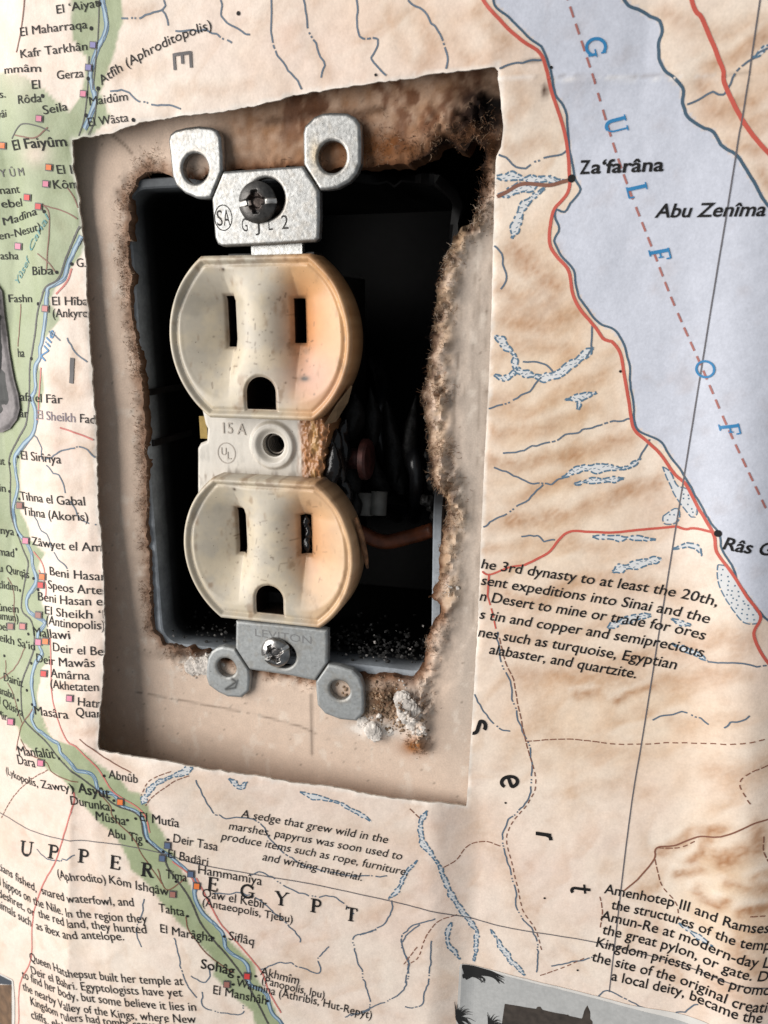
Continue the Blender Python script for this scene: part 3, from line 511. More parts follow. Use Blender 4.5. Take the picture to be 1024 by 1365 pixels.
def put(s, u0, v0, u1, v1, cap=12.5, m=None, mid=None, shear=0.0, wt=0.0, name='place_name', off=.11, serif=False):
    V, F = text2d(s, wt)
    if not len(V): return
    A = unp(u0, v0); Bq = unp(u1, v1); w = V[:, 0].max(); sc = np.hypot(*(Bq-A))/w
    kq = 1.0
    c = unp((u0+u1)/2, (v0+v1)/2); c2 = unp((u0+u1)/2, (v0+v1)/2-cap); hs = np.hypot(*(c-c2))/CAP
    t = V[:, 0]/w
    if mid is None: P = A+(Bq-A)*t[:, None]; T = np.repeat((Bq-A)[None], len(t), 0)
    else:
        Mq = unp(*mid); Ct = 2*Mq-.5*(A+Bq); tt = t[:, None]
        P = (1-tt)**2*A+2*(1-tt)*tt*Ct+tt**2*Bq; T = 2*(1-tt)*(Ct-A)+2*tt*(Bq-Ct)
    T = T/np.hypot(T[:, 0], T[:, 1])[:, None]; Nn = np.stack([-T[:, 1], T[:, 0]], 1)
    Q = P+Nn*(V[:, 1]*hs)[:, None]+T*(V[:, 1]*hs*shear)[:, None]
    Q, F = clip_hole(Q, F)
    if not F: return
    V3 = np.c_[Q, zp(Q[:, 0], Q[:, 1])+off]
    return mk(name, V3, F, m or M_ink, wall_map, smooth=False)
NAMES = [("El ‘Aiyat", 75, 19, 133, 9), ("El Maharraqa", 27, 49, 117, 38), ("Kafr Tarkhân", 27, 78, 117, 67), ("Gerza", 76, 106, 112, 103), ("Maidûm", 119, 141, 171, 134), ("El Wâsta", 118, 169, 172, 162), ("Seila", 58, 153, 91, 147), ("El", 42, 119, 54, 118), ("Rôda", 24, 139, 56, 136), ("mmâm", 6, 99, 55, 96), ("s.", -1, 131, 8, 130), ("yâi", -4, 158, 9, 156),
         ("El I", 76, 232, 97, 232), ("Kôm", 71, 252, 106, 251), ("nant", 0, 259, 27, 257), ("ebel", 2, 277, 30, 275), ("Madîna", 4, 301, 50, 286), ("en-Nesut)", -1, 320, 55, 307), ("asha", 1, 346, 25, 346), ("Biba", 43, 367, 72, 366), ("G.", 102, 356, 115, 356), ("Fashn", 11, 403, 43, 403), ("El Hîba", 69, 407, 118, 407), ("(Ankyro", 70, 423, 118, 423), ("ha", 24, 476, 33, 476), ("afa el Fâr", 27, 534, 84, 538), ("âr", 26, 556, 38, 557), ("Fad", 106, 563, 127, 565),
         ("El Sirîrîya", 28, 612, 82, 618), ("ut", -2, 619, 7, 620), ("in", -1, 655, 8, 656), ("Tihna el Gabal", 28, 666, 114, 674), ("Tihna (Akoris)", 31, 686, 118, 695), ("Zâwyet el Am", 43, 726, 136, 735), ("inya", -2, 711, 19, 714), ("mad", -2, 740, 19, 743), ("u Qurqâs", -2, 762, 39, 771), ("Beni Hasan", 66, 766, 143, 774), ("tlidim", -2, 784, 24, 788), ("Speos Artem", 64, 784, 150, 793), ("Beni Hasan e", 50, 800, 137, 807), ("ûnein", -2, 814, 25, 817), ("El Sheikh ‘I", 59, 818, 140, 824), ("hmun)", -3, 825, 25, 829), ("(Antinopolis)", 61, 831, 140, 839), ("bel", -2, 839, 10, 841), ("Mallawi", 44, 847, 94, 852), ("eikh Sa‘id", -1, 854, 47, 867), ("Deir el Ber", 70, 867, 146, 874), ("Deir Mawâs", 48, 882, 127, 889), ("Amârna", 68, 902, 120, 906), ("(Akhetaten", 67, 916, 132, 921), ("Dairût", 5, 907, 31, 916), ("anabu", -1, 924, 19, 932), ("l Qûsiya", -1, 938, 31, 955), ("Mir", -3, 957, 11, 961), ("Masâra", 46, 952, 92, 958), ("Hatnu", 103, 940, 144, 944), ("Quarr", 101, 954, 142, 957),
         ("Manfalût", 25, 1006, 74, 1011), ("Dara", 24, 1018, 48, 1023), ("Abnûb", 145, 1037, 184, 1044), ("Durunka", 94, 1072, 147, 1081), ("Mûsha", 127, 1093, 168, 1100), ("El Mutîa", 186, 1093, 239, 1103), ("Abu Tîg", 144, 1115, 190, 1124), ("Deir Tasa", 230, 1122, 290, 1134), ("El Badâri", 223, 1142, 277, 1154), ("Hammamîya", 263, 1164, 349, 1180), ("Qâw el Kebîr", 269, 1195, 355, 1211), ("Tima", 221, 1170, 249, 1175), ("Tahta", 212, 1215, 246, 1221), ("El Marâgha", 213, 1242, 284, 1255), ("Siflâq", 304, 1252, 338, 1260), ("Akhmîm", 347, 1299, 398, 1312), ("El Manshâh", 283, 1324, 355, 1339), ("Kôm Ishqâw", 145, 1177, 225, 1194)]
for t, a, b, c, d in NAMES: put(t, a, b, c, d, 11.6 if a > 20 else 10.5)
for t, a, b, c, d in [("(Aphrodito)", 77, 1169, 142, 1177), ("(Antaeopolis, Tjebu)", 269, 1207, 390, 1230), ("(Panopolis, Ipu)", 348, 1310, 432, 1331), ("Wannina (Athribis, Hut-Repyt)", 315, 1314, 495, 1358)]: put(t, a, b, c, d, 10.5, wt=.0)
put("(Lykopolis, Zawty)", 8, 1030, 100, 1054, 10.5, mid=(44, 1047)); put("Atfîh (Aphroditopolis)", 136, 114, 283, 39, 13, mid=(205, 71), wt=.0)
put("El Sheikh", 49, 558, 101, 563, 12, m=M_inkpurple); put("El", 49, 558, 52, 558.5, 2)
for t, a, b, c, d in [("El Faiyûm", 18, 201, 90, 195), ("Asyût", 105, 1056, 147, 1064), ("Sohâg", 267, 1290, 312, 1300)]: put(t, a, b, c, d, 13, wt=.009)
put("Z", 773, 232, 786, 231.5, 17.5, wt=.022); put("a‘farâna", 787, 231.5, 884, 228, 17.5, wt=.022, shear=.08)
put("Abu Zenîma", 873, 290, 1019, 288, 18, wt=.018, shear=.22); put("Râs Gh", 961, 731, 1040, 741, 16.5, wt=.018, shear=.2)
put("Y Û M", 1, 236, 33, 234, 10, m=M_inkgrey); put("Canal", 42, 338, 66, 292, 9, m=M_teal, shear=.3); put("Yûsef", 24, 382, 40, 348, 9, m=M_teal, shear=.3); put("Nile", 60, 484, 74, 443, 10.5, m=M_blue, shear=.25)
CAPT = {'caption': [("he 3rd dynasty to at least the 20th,", 640, 757, 955, 808), ("sent expeditions into Sinai and the", 640, 779, 944, 831), ("n Desert to mine or trade for ores", 638, 800, 938, 853), ("s tin and copper and semiprecious", 638, 824, 936, 876), ("nes such as turquoise, Egyptian", 636, 848, 900, 892), ("alabaster, and quartzite.", 651, 871, 847, 904)],
        'caption.a': [("A sedge that grew wild in the", 321, 1089, 516, 1124), ("marshes, papyrus was soon used to", 304, 1105, 535, 1146), ("produce items such as rope, furniture,", 294, 1119, 543, 1167), ("and writing material.", 349, 1146, 482, 1174)],
        'caption.b': [("tians fished,", -2, 1159, 49, 1189), ("snared waterfowl, and", 56, 1191, 179, 1208), ("d hippos on", -3, 1178, 41, 1203), ("the Nile. In the region they", 45, 1205, 197, 1230), ("deshret, or", -2, 1195, 47, 1222), ("the red land, they hunted", 52, 1222, 196, 1244), ("nimals such", -3, 1209, 42, 1235), ("as ibex and antelope.", 49, 1238, 166, 1253)],
        'caption.c': [("Queen Hatshepsut built her temple at", 40, 1280, 245, 1313), ("Deir el Bahri. Egyptologists have yet", 42, 1297, 244, 1328), ("to find her body, but some believe it lies in", 30, 1303, 262, 1347), ("the nearby Valley of the Kings, where New", 31, 1319, 262, 1363), ("Kingdom rulers had tombs carved into", 41, 1339, 245, 1373), ("cliffs, elaborately painted", 42, 1357, 190, 1380)],
        'caption.d': [("Amenhotep III and Ramses", 805, 1190, 1024, 1243), ("the structures of the temp", 814, 1211, 1026, 1266), ("Amun-Re at modern-day Lu", 800, 1225, 1034, 1290), ("the great pylon, or gate. Du", 802, 1244, 1032, 1308), ("Kingdom priests here promo", 793, 1261, 1026, 1326), ("the site of the original creatio", 788, 1280, 1032, 1349), ("a local deity, became the", 814, 1306, 1015, 1363)]}
for k, L in CAPT.items():
    big = k in ('caption', 'caption.d')
    for t, a, b, c, d in L: put(t, a, b, c, d, 13.4 if big else 10.6, shear=.18 if k in ('caption', 'caption.a') else .08, wt=.008 if big else .0, name='caption_line', off=.115)

# large spaced letters with serifs: strokes in a unit em (x right, y up, 1 = cap height)
def arc(cx, cy, rx, ry, a0, a1, n=18): return [(cx+rx*math.cos(math.radians(a0+(a1-a0)*k/n)), cy+ry*math.sin(math.radians(a0+(a1-a0)*k/n))) for k in range(n+1)]
def sf(x, y, w): return ([(x-w, y), (x+w, y)], .07)
GL = {'U': [([(.15, 1), (.15, .35)]+arc(.42, .33, .27, .33, 180, 300), .17), ([(.72, 1), (.72, .35)]+arc(.45, .33, .27, .33, 0, -70), .08), sf(.15, .97, .17), sf(.72, .97, .14)],
      'P': [([(.18, 0), (.18, 1)], .18), ([(.18, .96), (.42, .96)]+arc(.42, .73, .22, .23, 90, -90)+[(.18, .5)], .12), sf(.18, .03, .19), sf(.08, .97, .12)],
      'E': [([(.18, 0), (.18, 1)], .18), ([(.05, .965), (.68, .965), (.68, .78)], .08), ([(.18, .52), (.55, .52)], .08), ([(.55, .64), (.55, .40)], .07), ([(.05, .035), (.7, .035), (.7, .25)], .08)],
      'R': [([(.18, 0), (.18, 1)], .18), ([(.18, .96), (.42, .96)]+arc(.42, .75, .2, .21, 90, -90)+[(.18, .54)], .12), ([(.38, .54), (.72, .04)], .17), sf(.18, .03, .19), sf(.08, .97, .12), sf(.78, .03, .12)],
      'G': [(arc(.5, .5, .42, .46, 40, 330), .15), ([(.84, .93), (.84, .68)], .08), ([(.84, .05), (.84, .42)], .12), sf(.78, .43, .2)],
      'Y': [([(.1, 1), (.45, .5)], .16), ([(.82, 1), (.45, .5)], .08), ([(.45, .5), (.45, 0)], .17), sf(.1, .97, .16), sf(.82, .97, .14), sf(.45, .03, .18)],
      'T': [([(.4, 0), (.4, 1)], .18), ([(.02, .78), (.04, .96), (.76, .96), (.78, .78)], .08), sf(.4, .03, .19)],
      'L': [([(.18, 0), (.18, 1)], .18), ([(.04, .035), (.64, .035), (.64, .28)], .08), sf(.18, .97, .19)],
      'F': [([(.18, 0), (.18, 1)], .18), ([(.05, .965), (.66, .965), (.66, .76)], .08), ([(.18, .52), (.52, .52)], .08), ([(.52, .64), (.52, .40)], .07), sf(.18, .03, .19)],
      'O': [(arc(.5, .5, .42, .47, 0, 361, 30), .13)],
      'I': [([(.1, 0), (.1, 1)], .18)],
      'M': [([(.1, 0), (.1, 1)], .2), ([(.9, 0), (.9, 1)], .2), ([(.1, .92), (.9, .92)], .2), ([(.5, .3), (.5, 1)], .2)],
      's': [(arc(.3, .5, .2, .17, 40, 250)[:14]+arc(.32, .18, .22, .18, 80, -150), .15)],
      'e': [([(.12, .32), (.5, .42)]+arc(.33, .36, .24, .33, 20, 320), .14)],
      'r': [([(.12, 0), (.28, .66)], .18), ([(.2, .4), (.36, .62), (.52, .64)], .15)],
      't': [([(.34, .95), (.2, .2)]+arc(.32, .16, .12, .14, 180, 320), .16), ([(.06, .66), (.5, .68)], .10)]}
def glyph(c, o, r, up, m, name='map_letter', off=.12):      # o: baseline origin px, r: px vector of one em to the right, up: px vector of one cap height
    mb = MB(); O = unp(*o); R_ = unp(o[0]+r[0], o[1]+r[1])-O; U_ = unp(o[0]+up[0], o[1]+up[1])-O; sc = np.hypot(*U_)
    for k, (pts, w) in enumerate(GL[c]):
        P = np.array([O+R_*x+U_*y for x, y in pts]); ribbon_xy(mb, P, w*sc, off+.004*k, st=.12, clip=True)
    return mb.build(name, m, wall_map, smooth=False)
for c, o in (('U', (27, 1138)), ('P', (64, 1143)), ('P', (104, 1149)), ('E', (146, 1157)), ('R', (188, 1167)), ('E', (276, 1186)), ('G', (320, 1195)), ('Y', (366, 1205)), ('P', (414, 1215)), ('T', (460, 1226))):
    glyph(c, o, (19, 3.5), (1.5, -18), M_ink)
glyph('I', (93, 511), (24, 0), (1.5, -34), M_inkgrey); glyph('M', (231, 94), (27, -4), (-1.5, -22), M_inkgrey)
for c, o, r, u in (('G', (778, 53), (6, 26), (27, -6)), ('U', (806, 160), (6, 24), (27, -7)), ('L', (834, 249), (6, 24), (27, -6)), ('F', (864, 334), (6, 22), (27, -5)), ('O', (925, 481), (5, 25), (25, -3)), ('F', (957, 566), (6, 22), (27, -3))): glyph(c, o, r, u, M_blue)
for c, o, r, u in (('s', (625, 960), (2, 26), (34, -4)), ('e', (667, 1033), (2, 24), (34, -3)), ('r', (714, 1107), (2, 22), (32, -2)), ('t', (761, 1178), (2, 22), (28, -2))): glyph(c, o, (r[0], r[1]*1.25), (u[0]*.95, u[1]), M_ink)

# ---------------------------------------------------------------- pictures printed on the map
M_white = mat('white picture border', (.70, .67, .63), .45, noise=[(400, .92, 1.05, .8)]); M_greysky = mat('grey picture sky', (.45, .45, .44), .45, noise=[(1500, .9, 1.08, .8)])
M_pblack = mat('black picture ink', (.014, .013, .012), .45); M_pbrown = mat('dark brown picture ink', (.052, .040, .032), .45, noise=[(700, .6, 1.4, .8)])
M_pwood = mat('brown picture ink', (.17, .10, .055), .45, noise=[(400, .5, 1.4, .9)]); M_pslate = mat('slate picture ink', (.05, .06, .075), .45)
M_stone = mat('grey carved stone', (.22, .195, .195), .6, noise=[(300, .6, 1.25, .9), (900, .7, 1.2, .7)], bump=[(400, .3)]); M_stoned = mat('dark carved stone', (.018, .019, .018), .6, noise=[(400, .5, 1.5, .9)])
def patch(name, poly, off, m, parent, st=.5, rough=0.0): mb = MB(); patch_px(mb, poly, off, st, rough); return mb.build(name, m, parent, smooth=False)
pic = patch('picture_border', [(613, 1284), (720, 1309), (840, 1339), (940, 1362), (1060, 1392), (1060, 1430), (604, 1430)], .13, M_white, wall_map)
patch('picture_sky', [(616, 1287), (720, 1312), (840, 1343), (1060, 1397), (1060, 1430), (609, 1430)], .15, M_greysky, pic)
patch('picture_building', [(669, 1365), (673, 1337), (715, 1344), (716, 1341), (721, 1341), (723, 1345), (757, 1352), (757, 1348), (758, 1353), (776, 1357), (779, 1346), (783, 1339), (787, 1348), (787, 1358), (790, 1360), (790, 1430), (655, 1430)], .17, M_pbrown, pic, st=.25)
mb = MB()
def stroke(P, w, dz=.19): ribbon_xy(mb, smooth_line(unpl(P), 4), w, dz+random.random()*.01, st=.3, wfun=lambda t: w*(1.1-t))
for k in range(16):
    y0 = 1287+k*1.1; stroke([(616+.3*k, y0), (635, 1289+k*.55+random.uniform(-1, 1)), (655, 1294+k*.45), (664+random.uniform(0, 9), 1301+k*.6+random.uniform(-2, 4))], .75)
for k in range(7): stroke([(617, 1299+k*.5), (630, 1298+k*.4), (640+random.uniform(-3, 6), 1302+k*.5), (643+random.uniform(-2, 4), 1309)], .55)
mb.build('picture_palm', M_pblack, pic, smooth=False)
for cx, cy, r in ((609, 1357, 24), (652, 1366, 20)):
    mb = MB()
    for k in range(34):
        t = math.radians(random.uniform(-100, 70)); L = r*random.uniform(.55, 1.1); stroke([(cx, cy), (cx+L*.6*math.cos(t), cy+L*.6*math.sin(t)-2), (cx+L*math.cos(t), cy+L*math.sin(t)+2)], .42)
    mb.build('picture_palm', M_pblack, pic, smooth=False)
pic2 = patch('picture_border', [(-40, 1280), (0, 1297), (18, 1306), (20, 1330), (21, 1430), (-60, 1430)], .13, M_white, wall_map)
patch('picture_wall', [(-40, 1312), (0, 1312), (16.5, 1312), (18, 1430), (-60, 1430)], .16, M_pwood, pic2); patch('picture_sky', [(-40, 1284), (0, 1299), (16, 1307), (16.5, 1312), (-40, 1312)], .155, M_pslate, pic2)
# carved plaque: a printed picture, raised so that it casts its drop shadow
def plate(name, poly, off, thick, m, parent, rough=0):
    P = unpl(poly, off+thick); lo = P.min(0)-.5; hi = P.max(0)+.5
    sdf = lambda X, Y: psd(X, Y, P)+rough*(fbm(X*1.1, Y*1.1, 3)-.5)
    V, F, s = sheet(lo[0], hi[0], lo[1], hi[1], .3, sdf, lambda x, y: zp(x, y)+off+thick-thick*.6*ss(.9, 0, -sdf(x, y)))
    V, F, _ = skirt(V, F, s, lambda x, y, z: float(zp(x, y))+off-.1); return mk(name, V, F, m, parent, sharp=50)
pq = plate('raised_plaque_picture', [(-40, 330), (0, 388), (4, 425), (9, 465), (16, 505), (22, 527), (24, 545), (20, 560), (11, 572), (0, 577), (-40, 575)], .1, .8, M_stone, wall_map)
plate('dark_relief', [(-40, 360), (-3, 400), (0, 440), (2, 478), (1, 492), (6, 498), (7, 512), (11, 535), (7, 540), (0, 539), (3, 546), (0, 552), (-40, 556)], .8, .3, M_stoned, pq, rough=.5)

# ---------------------------------------------------------------- drywall behind the map
open_px = [(178, 246), (184, 236), (196, 226), (212, 228), (232, 236), (262, 238), (300, 228), (340, 224), (400, 220), (440, 226), (483, 222), (524, 218), (556, 213), (572, 209), (592, 189), (602, 194), (618, 200), (632, 186), (648, 196), (643, 232), (639, 258), (635, 291), (605, 316), (592, 347), (582, 380), (585, 395), (577, 426), (572, 456), (570, 502), (558, 522), (564, 555), (570, 583), (572, 621), (582, 649), (596, 667), (594, 700), (586, 733), (584, 768), (576, 797), (590, 809), (580, 830), (569, 856), (566, 884), (548, 904), (478, 901), (440, 893), (418, 905), (374, 897), (336, 893), (300, 878), (275, 870), (244, 866), (216, 860), (203, 842), (198, 800), (196, 750), (194, 714), (194, 656), (192, 597), (189, 539), (184, 480), (177, 441), (171, 406), (172, 371), (167, 338), (171, 301), (168, 262)]
OPEN = unl(open_px, 0.0)
def open_sdf(X, Y): return psd(X, Y, OPEN)+1.3*(fbm(X/1.6+4, Y/1.6, 4)-.5)*1.3
ridge_px = [(640, 200), (652, 260), (632, 300), (612, 330), (600, 370), (592, 420), (590, 470), (585, 510), (586, 560), (590, 610), (600, 655), (612, 690), (598, 740), (600, 800), (586, 850), (570, 900), (560, 985)]
RIDGE = unl(ridge_px, 1.0)
LUMP = [(515, 925, 4.0, .9), (548, 940, 3.6, 2.6), (560, 990, 2.6, 1.8), (500, 975, 3.0, 1.0), (262, 880, 3.4, 1.2), (232, 880, 2.2, .9), (620, 160, 3.2, 1.6), (580, 175, 3.6, 1.2), (640, 140, 2.8, 2.0), (588, 530, 2.4, 1.2), (592, 640, 3.0, 1.8), (420, 905, 3, .6)]
LUMPW = [(*un(u, v, .8), r, h) for u, v, r, h in LUMP]
def zw(x, y):
    d = open_sdf(x, y); n = fbm(x/2.2, y/2.2, 4)-.5; n2 = fbm(x/.8+7, y/.8, 3)-.5
    edge = ss(3.6+3*n, 0, d)
    right = ss(18, 30, x)
    z = .05*n-edge*(.75*(1-right))*.8+edge*(n*1.1+n2*.55)
    rd = sdl(x, y, RIDGE); n3 = fbm(x/.45+2, y/.45+5, 2)-.5
    z = z+np.exp(-(rd/1.6)**2)*(1.0+3.2*n+1.9*n2+.5*n3)*right+edge*right*n3*.5
    step = ss(.9, 0, d-6-2*n)*right*.35; z = z-step*.5
    for cx, cy, r, h in LUMPW:
        q = np.exp(-((x-cx)**2+(y-cy)**2)/(r*.75)**2); z = z+q*h*(.8+2.2*n+1.6*n2)
    top = ss(38, 52, y)*ss(-30, -5, x); z = z+top*(n*.35+n2*.2)
    return z
def wall_cols(x, y, z):
    u, v = proj(x, y, z); d = open_sdf(x, y); n = fbm(x/5, y/5, 4); n2 = fbm(x/1.4+3, y/1.4, 4)
    C = np.repeat(lin((216, 193, 174))[None], len(x), 0)*(1+.10*(n-.5))[:, None]
    def bl(c, k):
        nonlocal C
        k = np.clip(k, 0, 1)[:, None]; C = C*(1-k)+lin(c)*k
    bl((188, 174, 161), ss(580, 625, u)*ss(240, 330, v)*ss(1100, 900, v)*.9)
    bl((178, 152, 130), ss(160, 90, v-100+.0*u)*0)
    bl((150, 112, 82), ss(250, 205, v)*ss(250, 330, u)*.75*(.6+.8*n2))                    # above the strap: heat-browned paper and the map edge's shade in one brown
    bl((120, 104, 90), ss(.52, .75, fbm(x/.6, y/5, 4))*ss(585, 620, u)*ss(300, 360, v)*ss(900, 800, v)*.35)
    bl((96, 80, 66), ss(.80, .86, fbm(x/.5+50, y/.5, 3))*.5)
    bl((234, 222, 208), ss(.62, .75, fbm(x/1.5+90, y/2.5, 3))*.35*ss(240, 300, v))
    bl((120, 76, 44), np.exp(-(((u-500)/85)**2+((v-195)/26)**2))*1.2*(.4+1.0*n2))
    bl((92, 50, 26), np.clip((fbm(x/2.1+9, y/3.3+1, 4)-.5)*7, 0, 1)*ss(235, 150, v)*ss(300, 400, u)*.75)
    bl((60, 36, 22), np.exp(-((sdl(u+16*(n2-.5), v+10*(n-.5), [(355, 162), (420, 150), (470, 150), (510, 148)])/7)**2))*.75*(n2+.3))
    bl((40, 24, 16), np.exp(-(((u-640)/40)**2+((v-165)/62)**2))*1.5*(.35+1.1*n2))
    bl((14, 10, 8), np.exp(-(((u-655)/26)**2+((v-150)/26)**2))*1.5*(.3+n2))
    bl((20, 13, 10), np.exp(-(((u-590)/30)**2+((v-200)/16)**2))*1.3*(.5+n2))
    lf = np.where(u < 250, .45, 1.0)
    bl((132, 90, 60), ss(2.4, .2, d+1.5*(n2-.5))*.9*np.where(u < 250, .75, 1.0))                                       # torn brown core along the opening
    bl((70, 40, 24), ss(1.0, -.2, d+1.2*(n2-.5))*.8*lf)
    bl((10, 7, 6), ss(2.0, -.1, d+1.6*(n2-.5))*ss(535, 560, u)*ss(760, 640, v)*.95)
    bl((190, 160, 128), np.exp(-(sdl(u, v, ridge_px[2:14])/13)**2)*.6*ss(.4, .6, n2+.05))
    bl((225, 218, 208), np.exp(-(((u-262)/30)**2+((v-885)/12)**2))*ss(.42, .55, n2)*1.1)
    bl((228, 222, 214), np.exp(-(((u-545)/16)**2+((v-945)/24)**2))*1.3); bl((225, 218, 210), np.exp(-(((u-495)/26)**2+((v-970)/9)**2))*1.1)
    bl((150, 96, 50), np.exp(-(((u-552)/18)**2+((v-995)/12)**2))*1.1)
    bl((112, 84, 62), np.exp(-(((u-515)/44)**2+((v-935)/26)**2))*1.2*(.5+n2)); bl((235, 226, 216), np.exp(-(((u-500)/36)**2+((v-972)/9)**2))*ss(.45, .6, n2)*1.1)
    bl((70, 48, 34), np.exp(-(((u-250)/42)**2+((v-872)/7)**2))*.9*(.4+n2))
    # pencil marks and scratches
    bl((96, 78, 66), np.exp(-(sdl(u, v, [(180, 922), (260, 937), (340, 952), (400, 968), (438, 985)])/1.3)**2)*.6*ss(.35, .5, n2))
    bl((88, 74, 66), np.exp(-(sdl(u, v, [(415, 926), (416, 1005)])/2.2)**2)*.6)
    bl((92, 78, 66), np.exp(-(sdl(u, v, [(612, 470), (606, 520), (602, 600)])/1.8)**2)*.6)
    bl((100, 84, 72), np.exp(-(sdl(u, v, [(150, 180), (168, 195), (176, 205)])/2.0)**2)*.7)
    return np.clip(C, 0, 1)
V, F, seg = sheet(-54, 50, -84, 74, .42, lambda X, Y: -open_sdf(X, Y), zw)
nb = len(V); cols = wall_cols(V[:, 0], V[:, 1], V[:, 2])
V2, F2, new = skirt(V, F, seg, lambda x, y, z: z-2.2-3*ss(10, 25, x))
c2 = np.repeat(lin((96, 66, 44))[None], len(V2), 0); c2[:nb] = cols
wall = mk('drywall_wall', V2, F2, M_wall, cols=c2, sharp=60, origin=(0, 0, 0))
tag(wall, 'bare beige drywall with a ragged scorched opening around the outlet box', 'wall')
sl = MB()                                     # the board around the opening, out of sight under the map
for a, b in (((-190, -260, -12.5), (-53.8, 170, -.6)), ((49.8, -260, -12.5), (200, 170, -.6)), ((-53.8, 73.8, -12.5), (49.8, 170, -.6)), ((-53.8, -260, -12.5), (49.8, -83.8, -.6))): sl.box(a, b)
sl.build('wallboard', M_gyp, wall, smooth=False)
cv = MB(); cv.add([(x, y, z) for z in (-3.2, -60) for x, y in ((-53.9, -83.9), (49.9, -83.9), (49.9, 73.9), (-53.9, 73.9))], [[0, 1, 5, 4], [1, 2, 6, 5], [2, 3, 7, 6], [3, 0, 4, 7], [4, 5, 6, 7]])
cv.build('wall_cavity', M_soot, wall, smooth=False)  # near-black shell added so the gap around the box stays dark

# paper fibres along the torn edge
def hair(mb, p, d, L, w, curl):
    p = Vector(p); d = Vector(d).normalized(); pts = [p]; ax = Vector((random.gauss(0, 1), random.gauss(0, 1), random.gauss(0, 1))).normalized(); n = 4
    for k in range(n):
        d = (d+ax.cross(d)*curl*random.uniform(.3, 1)).normalized(); pts.append(pts[-1]+d*L/n)
    mb.tube(pts, [w, w*.95, w*.8, w*.6, w*.25], 3, cap=False)
OP, so = resample(np.vstack([OPEN, OPEN[:1]]), .10)
TG = np.gradient(OP, axis=0); TG /= np.hypot(TG[:, 0], TG[:, 1])[:, None]
ccw = np.sum(OPEN[:, 0]*np.roll(OPEN[:, 1], -1)-np.roll(OPEN[:, 0], -1)*OPEN[:, 1]) > 0
IN = np.stack([-TG[:, 1], TG[:, 0]], 1)*(1 if ccw else -1)
hm = [MB() for _ in range(4)]
for i in range(len(OP)):
    u, v = proj(*OP[i], 0.0); right = u > 540; top = v < 235
    reps = 5 if right else 2 if not top else (1 if i % 2 else 0)
    if 250 < v < 850 and u < 230: reps = 6
    clump = fbm(np.array([so[i]/1.5]), np.array([2.0]), 3)[0]
    for _ in range(reps):
        if random.random() > (clump-.3)*(2.6 if right else 3.2): continue
        back = random.uniform(-.6, 3.4 if right else 2.0); q = OP[i]-IN[i]*back+np.array([random.gauss(0, .35), random.gauss(0, .35)])
        if open_sdf(q[0:1], q[1:2])[0] < -.1: continue
        z = float(zw(np.array([q[0]]), np.array([q[1]]))[0])
        d = (IN[i][0]*random.uniform(-.2, 1.1)+random.gauss(0, .55), IN[i][1]*random.uniform(-.2, 1.1)+random.gauss(0, .55), random.uniform(-.15, .9))
        r = random.random(); burnt = right and v < 320 or top
        k = (3 if r < .35 else 1) if burnt else (0 if r < .42 else 1 if r < .70 else 2)
        if right and back < .5: k = 3 if r < .55 else 1
        if u < 230: k = 0 if r < .4 else 1 if r < .85 else 2
        if right and 500 < v < 660: k = 0 if r < .5 else 1 if r < .9 else 2
        hair(hm[k], (q[0], q[1], z-.05), d, random.uniform(.25, 1.3 if right else 1.0), random.uniform(.015, .045), random.uniform(.3, 1.5))
for (u, v, r, n, ks) in [(588, 525, 2.2, 260, (0, 1)), (592, 600, 2.2, 260, (0, 1)), (594, 645, 2.6, 420, (0, 0, 1)), (604, 690, 2, 200, (0, 1, 2)), (566, 860, 1.6, 240, (0, 2)), (562, 935, 2.2, 320, (0, 0, 1)), (556, 992, 2.2, 260, (0, 1)), (640, 285, 2, 260, (0, 2)), (600, 345, 1.8, 200, (0, 2)), (590, 410, 1.8, 200, (0, 2)), (646, 170, 2.4, 260, (0, 1, 3)), (580, 195, 3.2, 200, (1, 3, 0)), (505, 198, 4.5, 340, (0, 1, 1)), (405, 902, 2.4, 120, (0, 1)), (205, 212, 2.4, 120, (0, 2)), (190, 222, 2, 120, (0, 1)), (250, 885, 3, 160, (0, 2)), (225, 868, 2, 120, (0, 1)), (510, 925, 3, 160, (1, 3, 0))]:
    c = un(u, v, .8)
    for _ in range(n):
        q = c+RNG.normal(0, r*.55, 2)
        if open_sdf(q[0:1], q[1:2])[0] < 0: continue
        z = float(zw(q[0:1], q[1:2])[0]); hair(hm[random.choice(ks)], (q[0], q[1], z-.05), (random.gauss(-.3, 1), random.gauss(-.2, 1), random.uniform(0, .8)), random.uniform(.4, 1.5), random.uniform(.015, .045), random.uniform(.5, 1.7))
for k, nm in enumerate(('tan_fibres', 'brown_fibres', 'pale_fibres', 'charred_fibres')):
    o = hm[k].build(nm, M_fib[k], wall); o['kind'] = 'stuff'
